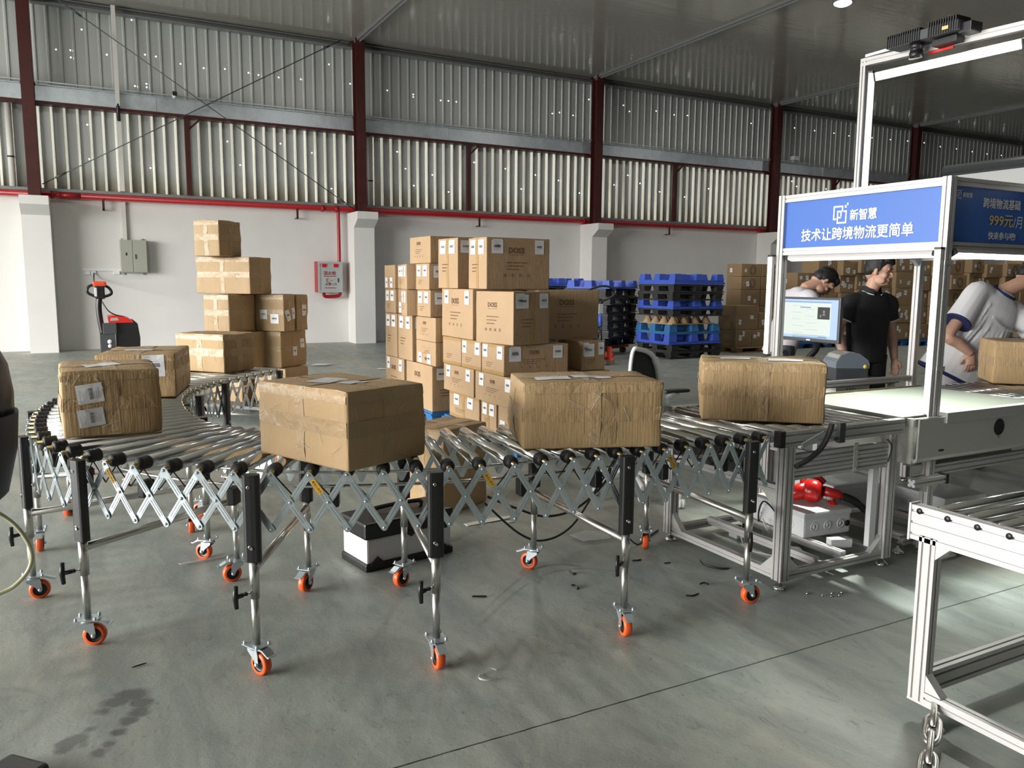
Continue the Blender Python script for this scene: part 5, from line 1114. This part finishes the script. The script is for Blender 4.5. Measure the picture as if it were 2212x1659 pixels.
# grey canopy edge high up behind the sign booth
t=thing('wall_canopy','grey rounded canopy edge with pale panel beyond the sign booth, upper right','canopy',(14.6,8.2,0))
mb=MB().tube([(13.25,9.0,3.46),(13.25,4.6,3.46)],.10,14); build('canopy_edge',mb,'dark_grey',t); build('canopy_panel',MB().bb((13.3,4.6,3.30),(17.5,9.0,3.36)).bb((13.22,4.6,3.05),(13.26,9.0,3.38)),'white_plastic',t)
for y in (4.7,8.9): build('canopy_post',MB().bb((13.25,y-.04,0),(13.33,y+.04,3.32)),'grey_steel',t)
# ---------------------------------------------------------------- bits on the floor
def bit(lab,pts,r=.004,m='cable_black',name='cable_tie'): build(name,MB().tube(arc(pts,4),[r*.6]+[r]*(4*(len(pts)-1)-1)+[r*.5],5,flat=.5),m,None,lab,'cable tie','cut cable ties on the floor')
F=lambda x,y,z=.004:(x,y,z)
bit('cut black cable tie on the floor in front of the tool box, pointing right',[F(1.53,3.29,.009),F(1.56,3.285,.006),F(1.60,3.27)],.005)
bit('curled black cable tie on the floor under the conveyor, right of centre',[F(2.03,3.20,.010),F(2.05,3.19,.006),F(2.055,3.165),F(2.035,3.155)],.005)
bit('black cable tie lying flat on the floor left of the right front castor',[F(2.46,2.85),F(2.49,2.83),F(2.53,2.83,.008)],.005)
bit('bent black cable tie above the flat one near the right front castor',[F(2.62,2.93),F(2.645,2.925,.009),F(2.66,2.905)],.005)
bit('short black cable tie beside the castor wheel near the table foot',[F(2.52,3.36),F(2.55,3.345,.006),F(2.575,3.35)],.005)
bit('curled black cable tie under the t handle of the fourth front leg',[F(2.12,3.36,.012),F(2.13,3.33,.006),F(2.15,3.34)],.006)
bit('long bent black cable strip on the floor by the lower table rail',[F(2.83,3.17,.02),F(2.82,3.12,.01),F(2.86,3.05,.006),F(2.91,3.03)],.006)
bit('small black cable tie on the floor left of the table foot',[F(2.65,3.25),F(2.69,3.24)],.004)
bit('dark cable tie scrap on the bright floor patch under the roller frame',[F(2.90,1.93),F(2.925,1.925,.007),F(2.94,1.91)],.004)
bit('thin dark cable tie on the floor left of the first front wheels',[F(.06,3.26),F(.115,3.275)],.003)
for i,(x,y) in enumerate(((3.06,2.545),(3.09,2.52),(3.13,2.51),(3.12,2.545),(3.17,2.53),(3.01,2.60))):
    build('screw',MB().lathe((x,y,.005),(1,.4*(i-2),0),[(0,-.008),(.006,-.008),(.006,-.003),(.003,-.002),(.003,.01),(0,.01)],8),'chrome',None,'small shiny screw on the floor in front of the aluminium roller table','screw','screws scattered in front of the table')
def scrap(lab,pts,m,name,z=.004):
    mb=MB(); n=len(pts); up=[V((x,y,z+.004*math.sin(i*2.1))) for i,(x,y) in enumerate(pts)]
    mb.add(up+[p-V((0,0,.0025)) for p in up],[list(range(n)),list(range(n,2*n))[::-1]]+[(i,(i+1)%n,n+(i+1)%n,n+i) for i in range(n)]); return build(name,mb,m,None,lab,'litter')
scrap('flat strip of cardboard paper on the floor beside the carton behind the conveyor',[(1.98,4.32),(2.22,4.33),(2.34,4.36),(2.34,4.39),(2.2,4.40),(1.98,4.38)],'paper','paper_strip')
scrap('small white paper scrap on the floor under the middle of the conveyor',[(2.22,4.27),(2.27,4.26),(2.29,4.29),(2.24,4.31)],'paper','paper_scrap')
scrap('crumpled clear tape strip on the floor behind the second front leg',[(.34,4.36),(.44,4.375),(.56,4.385),(.62,4.42),(.55,4.43),(.42,4.405),(.33,4.39)],'film','tape_scrap',.012)
build('tape_scrap',MB().tube(arc([(1.24,2.60,.004),(1.22,2.555,.012),(1.25,2.535,.008),(1.30,2.545,.004)],6),.004,6,flat=.4),'film',None,'curled clear tape scrap on the floor in front of the third leg','litter')
build('tape_scrap',MB().tube(arc([(1.25,2.60,.004),(1.29,2.615,.01),(1.315,2.60,.004)],6),.003,6,flat=.4),'film',None,'thin clear tape thread beside the curled tape scrap','litter')
scrap('pale plastic bag on the far floor right of the tall carton stack',[(2.95,14.1),(3.2,13.95),(3.35,14.1),(3.3,14.35),(3.05,14.3)],'film','plastic_bag',.04)
scrap('white plastic sheet beside the pale bag on the far floor',[(3.35,13.9),(3.6,13.8),(3.75,13.95),(3.5,14.1)],'paper','plastic_sheet',.03)
scrap('clear plastic film on the floor behind the right rear castor',[(2.44,3.72),(2.60,3.68),(2.68,3.78),(2.55,3.88),(2.42,3.84)],'film','plastic_film',.02)
scrap('yellowish white slip on the floor left of the printed cartons',[(4.25,13.0),(4.4,12.9),(4.5,12.95),(4.32,13.08)],'paper','paper_slip',.01)
t=thing('plastic_tray','dark glossy corner of a black tray at the bottom left picture edge','tray',(-.27,2.70,0))
build('tray_shell',MB().box((-.30,2.64,.02),(.16,.16,.04),Matrix.Translation((-.30,2.64,0))@Matrix.Rotation(.75,4,'Z')@Matrix.Translation((.30,-2.64,0)),0,.014),'black_plastic',t)
# ---------------------------------------------------------------- people
def basis(f,up=(0,0,1)):
    f=V(f).normalized(); u=V(up); l=u.cross(f).normalized(); u=f.cross(l); return Matrix((f,l,u)).transposed()     # columns: forward, left, up
class Person:
    def __init__(s,label,pos): s.t=thing('person',label,'person',pos); s.skin=MB()
    def head(s,c,f,up,k=1.):
        """c = middle of the head; builds skull, jaw, nose, ears into the skin, and hair, eyes, brows, lips apart"""
        B=basis(f,up); s.B=B; s.c=V(c); P=lambda x,y,z: s.c+B@(V((x,y,z))*k); m=s.skin
        E=lambda x,y,z,a,b,d,M=None: m.ell(P(x,y,z),(a*k,b*k,d*k),B@M if M is not None else B)
        E(-.012,0,.030,.096,.076,.088); E(.030,0,-.035,.060,.060,.072); E(.050,0,-.085,.036,.040,.032); E(.046,.0,.035,.052,.064,.05); E(-.055,0,-.02,.05,.058,.06)
        for y in (-1,1):
            E(.060,y*.036,-.026,.026,.026,.024); E(.083,y*.030,.026,.014,.026,.008); E(.03,y*.05,-.07,.045,.016,.035)
            E(-.008,y*.078,-.008,.017,.009,.031); E(-.004,y*.084,.008,.014,.006,.016); E(-.004,y*.080,-.030,.009,.007,.010)
        m.tube([P(.088,0,.018),P(.100,0,-.002),P(.112,0,-.026),P(.100,0,-.036)],[.009*k,.011*k,.014*k,.010*k],10)
        for y in (-1,1): E(.097,y*.013,-.031,.010,.009,.008)
        E(.090,0,-.056,.012,.024,.006); E(.088,0,-.066,.012,.021,.007); E(.082,0,-.092,.014,.020,.013)
        s.P=P; s.k=k
    def face(s):
        P,k,B=s.P,s.k,s.B
        for y in (-1,1):
            build('eye',MB().ell(P(.088,y*.032,.006),(.008*k,.013*k,.005*k),B),'ink',s.t)
            build('eyebrow',MB().tube([P(.095,y*.016,.026),P(.097,y*.032,.031),P(.086,y*.050,.026)],[.003*k,.0042*k,.002*k],6),'hair',s.t)
        build('mouth',MB().tube([P(.097,-.024,-.0615),P(.104,0,-.060),P(.097,.024,-.0615)],[.0015,.003,.0015],6),mat('lip',(.33,.12,.10),.5),s.t)
    def hair(s,fringe=.02,side=0.):
        P,k,B=s.P,s.k,s.B; m=MB(); E=lambda x,y,z,a,b,d: m.ell(P(x,y,z),(a*k,b*k,d*k),B)
        E(-.022,0,.058,.102,.086,.082); E(-.062,0,.01,.058,.076,.075); E(.048,0,.088+fringe*.3,.058,.068,.034); E(.082,.012,.078,.026,.05,.022-fringe*.1); E(-.01,0,.098,.085,.075,.055)
        for y in (-1,1): E(-.028,y*.068,.035,.052,.018,.05); E(.012,y*.071,.03,.018,.008,.036)
        rng=random.Random(5)
        for i in range(70):
            a=rng.uniform(0,2*PI); r=rng.uniform(.1,1); x=-.01+.088*r*math.cos(a); y=.072*r*math.sin(a); z=.045+.092*math.sqrt(max(0,1-r*r*.9))
            E(x,y,z,.020,.014,.012)
        remesh('hair',m,'hair',s.t,.006,2)
    def limb(s,m,pts,rad,n=14): m.tube(arc(pts,5),[rad[min(len(rad)-1,int(i/5))]*(1-(i%5)/5)+rad[min(len(rad)-1,int(i/5)+1)]*((i%5)/5) for i in range(5*(len(pts)-1)+1)],n)
    def hand(s,wr,d,pn,curl=.35,spread=.12,thumb=1,k=1.):
        """wr wrist, d finger direction, pn palm normal; five separate bent fingers"""
        wr=V(wr); d=V(d).normalized(); pn=V(pn); pn=(pn-d*pn.dot(d)).normalized(); sd=d.cross(pn)*thumb; m=s.skin
        m.tube([wr-d*.02,wr+d*.02*k,wr+d*.055*k,wr+d*.088*k],[.026*k,.032*k,.040*k,.036*k],14,flat=.52,up=sd)
        for i,(o,L) in enumerate(((.029,.070),(.010,.080),(-.010,.074),(-.028,.058))):
            b=wr+d*.085*k+sd*o*k; cu=curl*(1+.12*i); a=sd*o/.03*spread; p=[b-d*.02*k,b]
            for j in range(3): a_=cu*(j+.6); dirj=(d*math.cos(a_)+pn*math.sin(a_)+a*.6).normalized(); p.append(p[-1]+dirj*L*k*(.42,.33,.25)[j])
            m.tube(p,[.0105*k,.0100*k,.0095*k,.0085*k,.0062*k],8)
        b=wr+d*.025*k+sd*.026*k; p=[b,b+(sd*.8+d*.55+pn*.25).normalized()*.034*k]; p.append(p[-1]+(sd*.4+d*.9+pn*.35).normalized()*.030*k); p.append(p[-1]+(d+pn*.5).normalized()*.024*k)
        m.tube(p,[.015*k,.0125*k,.0105*k,.008*k],8)
    def done(s,vox=.0055): remesh('body',s.skin,'skin',s.t,vox,3)
def ringtube(m,rings,n=24):
    """closed torso/garment from (centre, side vector, depth vector) ellipses"""
    vs=[];fs=[]
    for (c,u,w) in rings:
        for k in range(n):
            a=2*PI*k/n; cc,ss=math.cos(a),math.sin(a); vs.append(V(c)+V(u)*math.copysign(abs(cc)**.85,cc)+V(w)*math.copysign(abs(ss)**.85,ss))
    L=len(rings)
    for i in range(L-1):
        for k in range(n): fs.append((i*n+k,i*n+(k+1)%n,(i+1)*n+(k+1)%n,(i+1)*n+k))
    m.add(vs,fs+[list(range(n))[::-1],[i+(L-1)*n for i in range(n)]],0,True)
def legs(p,hip,F,S,sp,m,hz,knee=.47,r=(.088,.066,.062)):
    for s in (-1,1):
        h=V(hip)+S*s*.095; ft=V((h.x,h.y,0))+S*s*sp; kn=V(((h.x+ft.x)/2,(h.y+ft.y)/2,knee))+F*.02
        tr=MB(); p.limb(tr,[h+V((0,0,.05)),h-V((0,0,.12)),kn,V((ft.x,ft.y,.07))],[.105,.10,.075,.068]); yield tr
        p.limb(p.skin,[h+V((0,0,.12)),h-V((0,0,.12)),kn,V((ft.x,ft.y,.30)),V((ft.x,ft.y,.07))],[.08,.075,.055,.05,.038])
        sh=MB(); B=basis(F); sh.ell(V((ft.x,ft.y,.045))+F*.06,(.135,.05,.045),B); sh.ell(V((ft.x,ft.y,.07))-F*.02,(.06,.045,.06),B)
        for i,v in enumerate(sh.v): v.z=max(.004,v.z)
        build('shoe',sh,'dark_grey',p.t)
# man in the black polo shirt
Z=V((0,0,1))
def stand_man():
    b=V((5.90,4.62,0)); F=V((-.21,-.98,0)).normalized(); S=V((-F.y,F.x,0))
    p=Person('person in a black polo shirt with white collar stripe standing behind the label printer',(b.x,b.y,0))
    neck=b+Z*1.455+F*.02; hc=b+Z*1.615+F*.075+S*.02
    hf=V((.42,-.88,-.16)); p.head(hc,hf,(.05,-.10,1),1.02); p.face(); p.hair(.03)
    p.skin.tube([b+Z*1.36,neck,hc-Z*.05-F*.02],[.075,.060,.060],16)
    ringtube(p.skin,[(b+Z*.85,S*.15,F*.10),(b+Z*1.1,S*.15,F*.10),(b+Z*1.3,S*.17,F*.10),(b+Z*1.40,S*.10,F*.07)])
    sh=MB(); ringtube(sh,[(b+Z*.84,S*.185,F*.125),(b+Z*.95,S*.180,F*.125),(b+Z*1.08,S*.178,F*.125),(b+Z*1.22,S*.195,F*.13),(b+Z*1.33,S*.205,F*.118),(b+Z*1.395,S*.185,F*.095),(b+Z*1.435,S*.105,F*.08),(b+Z*1.455,S*.075,F*.075)])
    for s,e,w in ((-1,b-S*.275+Z*1.105-F*.035,b-S*.245+Z*.865+F*.05),(1,b+S*.27+Z*1.10-F*.02,b+S*.25+Z*.86+F*.06)):
        a=b+S*s*.185+Z*1.365; m_=a.lerp(e,.62)
        p.limb(sh,[a-S*s*.06+Z*.005,a+S*s*.02-Z*.03,a.lerp(e,.35),m_],[.075,.080,.076,.078])
        p.limb(p.skin,[a,a.lerp(e,.5),e,e.lerp(w,.35),w],[.05,.050,.044,.044,.029]); p.hand(w,(w-e)*.6-Z*.18+F*.03,-S*s+F*.3,.38,.1,-s*1)
        build('sleeve_trim',MB().tube([m_-(e-a).normalized()*.006,m_+(e-a).normalized()*.004],[.0805,.0805],20),'pink_white',p.t)
    remesh('polo_shirt',sh,'black_cloth',p.t,.008,4)
    cl=MB(); N=V((0,0,1)).lerp(F,.25).normalized(); u=S; w=N.cross(S)
    for (r0,r1,z0,z1) in ((.082,.070,1.440,1.492),):
        n=28; vs=[]
        for (r,z) in ((r0,z0),(r1,z1)):
            for k in range(n): a=PI/2+.42+(2*PI-.84)*k/(n-1); q=b+F*.025+u*r*math.cos(a)+F*r*math.sin(a)+Z*z-F*0; q.z-=.035*max(0,math.sin(a)); vs.append(q)
        cl.add(vs+[v+ (v-b-F*.02-Z*v.z).normalized()*.004 for v in vs],[(i,i+1,n+i+1,n+i) for i in range(n-1)]+[(2*n+i,3*n+i,3*n+i+1,2*n+i+1) for i in range(n-1)],0,True)
    c=build('collar',cl,'black_cloth',p.t)
    n=28; pts=[]
    for k in range(n): a=PI/2+.42+(2*PI-.84)*k/(n-1); q=b+F*.025+u*.0845*math.cos(a)+F*.0845*math.sin(a)+Z*1.446; q.z-=.035*max(0,math.sin(a)); pts.append(q)
    build('collar_stripe',MB().tube(pts,.0035,6),'label_white',c)
    for tr in legs(p,b+Z*.86,F,S,.05,None,.86): remesh('trouser_leg',tr,'black_cloth',p.t,.012,3)
    p.done()
stand_man()
# man bending over behind the screen
def bent_man():
    b=V((5.74,5.32,0)); F=V((.93,-.36,0)).normalized(); S=V((-F.y,F.x,0))
    p=Person('person in a pale grey shirt bending head down behind the computer monitor',(b.x,b.y,0))
    hip=b+Z*.90-F*.10; ax=(Z*.85+F*.30).normalized(); chest=hip+ax*.40; nk=hip+ax*.60+F*.03; fr=(F-ax*F.dot(ax)).normalized()
    hc=nk+F*.16+Z*.055; p.head(hc,F*.55-Z*.80-S*.1,F*.80+Z*.60,1.02); p.face(); p.hair(.04)
    p.skin.tube([nk-ax*.08,nk,hc-F*.03],[.07,.058,.058],16)
    ringtube(p.skin,[(hip,S*.14,fr*.09),(chest,S*.16,fr*.09),(nk-ax*.05,S*.08,fr*.06)])
    sh=MB(); ringtube(sh,[(hip-ax*.06,S*.185,fr*.13),(hip+ax*.12,S*.18,fr*.13),(hip+ax*.30,S*.195,fr*.135),(hip+ax*.44,S*.215,fr*.125),(hip+ax*.53,S*.20,fr*.10),(hip+ax*.575,S*.11,fr*.08),(nk-ax*.01,S*.075,fr*.07)])
    for s in (-1,1):
        a=hip+ax*.51+S*s*.195; e=a-Z*.26+F*.10+S*s*.05; w=e+F*.20-Z*.10-S*s*.04; m_=a.lerp(e,.72)
        p.limb(sh,[a-S*s*.06,a+S*s*.02-Z*.02,a.lerp(e,.4),m_],[.078,.084,.082,.086]); p.limb(p.skin,[a,a.lerp(e,.5),e,e.lerp(w,.4),w],[.05,.048,.043,.042,.028]); p.hand(w,w-e-Z*.05,-S*s-Z*.3,.5,.1,-s)
    remesh('shirt',sh,'grey_cloth',p.t,.009,4)
    for tr in legs(p,hip,F,S,.06,None,.9): remesh('trouser_leg',tr,'dark_grey',p.t,.012,3)
    p.done()
bent_man()
# man in the white shirt, hand on his hip
def lean_man():
    b=V((6.28,4.02,0)); F=V((-.30,-.95,0)).normalized(); S=V((-F.y,F.x,0))
    p=Person('person in a loose white T-shirt with navy hem leaning right, hand on hip',(b.x,b.y,0))
    hip=b+Z*.88; ax=(Z*.86+S*.40+F*.16).normalized(); fr=(F-ax*F.dot(ax)).normalized(); sd=ax.cross(fr)*-1; sd=sd if sd.dot(S)>0 else -sd
    nk=hip+ax*.645; hc=nk+S*.185+F*.07+Z*.115
    p.head(hc,S*.55+F*.62-Z*.50,Z*.80+S*.35,1.02); p.face(); p.hair(.03)
    p.skin.tube([nk-ax*.09,nk,hc-S*.04-Z*.03],[.075,.060,.060],16)
    ringtube(p.skin,[(hip,sd*.15,fr*.10),(hip+ax*.35,sd*.16,fr*.10),(nk-ax*.06,sd*.09,fr*.07)])
    sh=MB(); ringtube(sh,[(hip-ax*.14-S*.0,sd*.275,fr*.20),(hip-ax*.02,sd*.262,fr*.19),(hip+ax*.16,sd*.235,fr*.17),(hip+ax*.34,sd*.225,fr*.155),(hip+ax*.48,sd*.225,fr*.13),(hip+ax*.56,sd*.20,fr*.105),(hip+ax*.61,sd*.115,fr*.085),(nk-ax*.005,sd*.085,fr*.08)])
    a=hip+ax*.545-sd*.20; e=V((5.98,3.93,1.105)); w=V((6.13,3.83,.965)); m_=a.lerp(e,.70)
    p.limb(sh,[a+sd*.08,a-Z*.01,a.lerp(e,.35),m_],[.085,.095,.098,.105]); p.limb(p.skin,[a,a.lerp(e,.5),e,e.lerp(w,.4),w],[.052,.050,.045,.046,.031]); p.hand(w,(.05,.02,-1),(.55,.8,.1),.32,.14,-1)
    d=(e-a).normalized(); build('sleeve_trim',MB().tube([m_-d*.004,m_+d*.010],[.106,.106],22),'navy',p.t)
    a2=hip+ax*.545+sd*.20; e2=a2-Z*.22+S*.12+F*.16; w2=e2-Z*.12+S*.05+F*.22; m2=a2.lerp(e2,.70)
    p.limb(sh,[a2-sd*.08,a2-Z*.01,a2.lerp(e2,.35),m2],[.085,.095,.096,.10]); p.limb(p.skin,[a2,a2.lerp(e2,.5),e2,e2.lerp(w2,.4),w2],[.052,.050,.045,.045,.030]); p.hand(w2,w2-e2-Z*.06,-S-Z*.5,.4,.1,1)
    for i in range(9):        # folds running from shoulder to hip
        t=-.8+i*.2; q0=hip+ax*(.50-.03*(i%3))+sd*.16*t+fr*.115; q1=hip+ax*(.05+.06*(i%2))+sd*(.20*t-.05)+fr*.165
        sh.tube([q0,q0.lerp(q1,.5)+fr*.012,q1],[.006,.014,.008],8)
    remesh('t_shirt',sh,'white_cloth',p.t,.009,4)
    hm=MB(); n=40; c0=hip-ax*.135; vs=[]
    for o,rr_ in ((0.,1.015),(-.028,1.03)):
        for k in range(n): t=2*PI*k/n; cc,ss=math.cos(t),math.sin(t); vs.append(c0+ax*o+sd*.275*rr_*math.copysign(abs(cc)**.85,cc)+fr*.20*rr_*math.copysign(abs(ss)**.85,ss))
    hm.add(vs,[(i,(i+1)%n,n+(i+1)%n,n+i) for i in range(n)],0,True); build('hem_band',hm,'navy',p.t)
    N=(ax+S*.15+fr*.35).normalized(); u=sd; w_=N.cross(u); build('neck_band',MB().tube([nk-ax*.01+fr*.012+u*.092*math.cos(2*PI*k/24)+w_*.092*math.sin(2*PI*k/24) for k in range(25)],.010,8,cap=False),'navy',p.t)
    o=hip+ax*.40-sd*.10+fr*.175     # faint raised chest print
    build('chest_print',MB().tube([o+sd*(.27*i/30)-ax*.03*math.sin(i/30*PI)+ax*(.012*(-1)**i)+fr*.004 for i in range(31)],.0035,5),'label_white',p.t)
    for i,tr in enumerate(legs(p,hip-Z*.02,F,S,.07,None,.88)): remesh('trouser_leg',tr,'pale_cloth',p.t,.012,3)
    p.done()
lean_man()
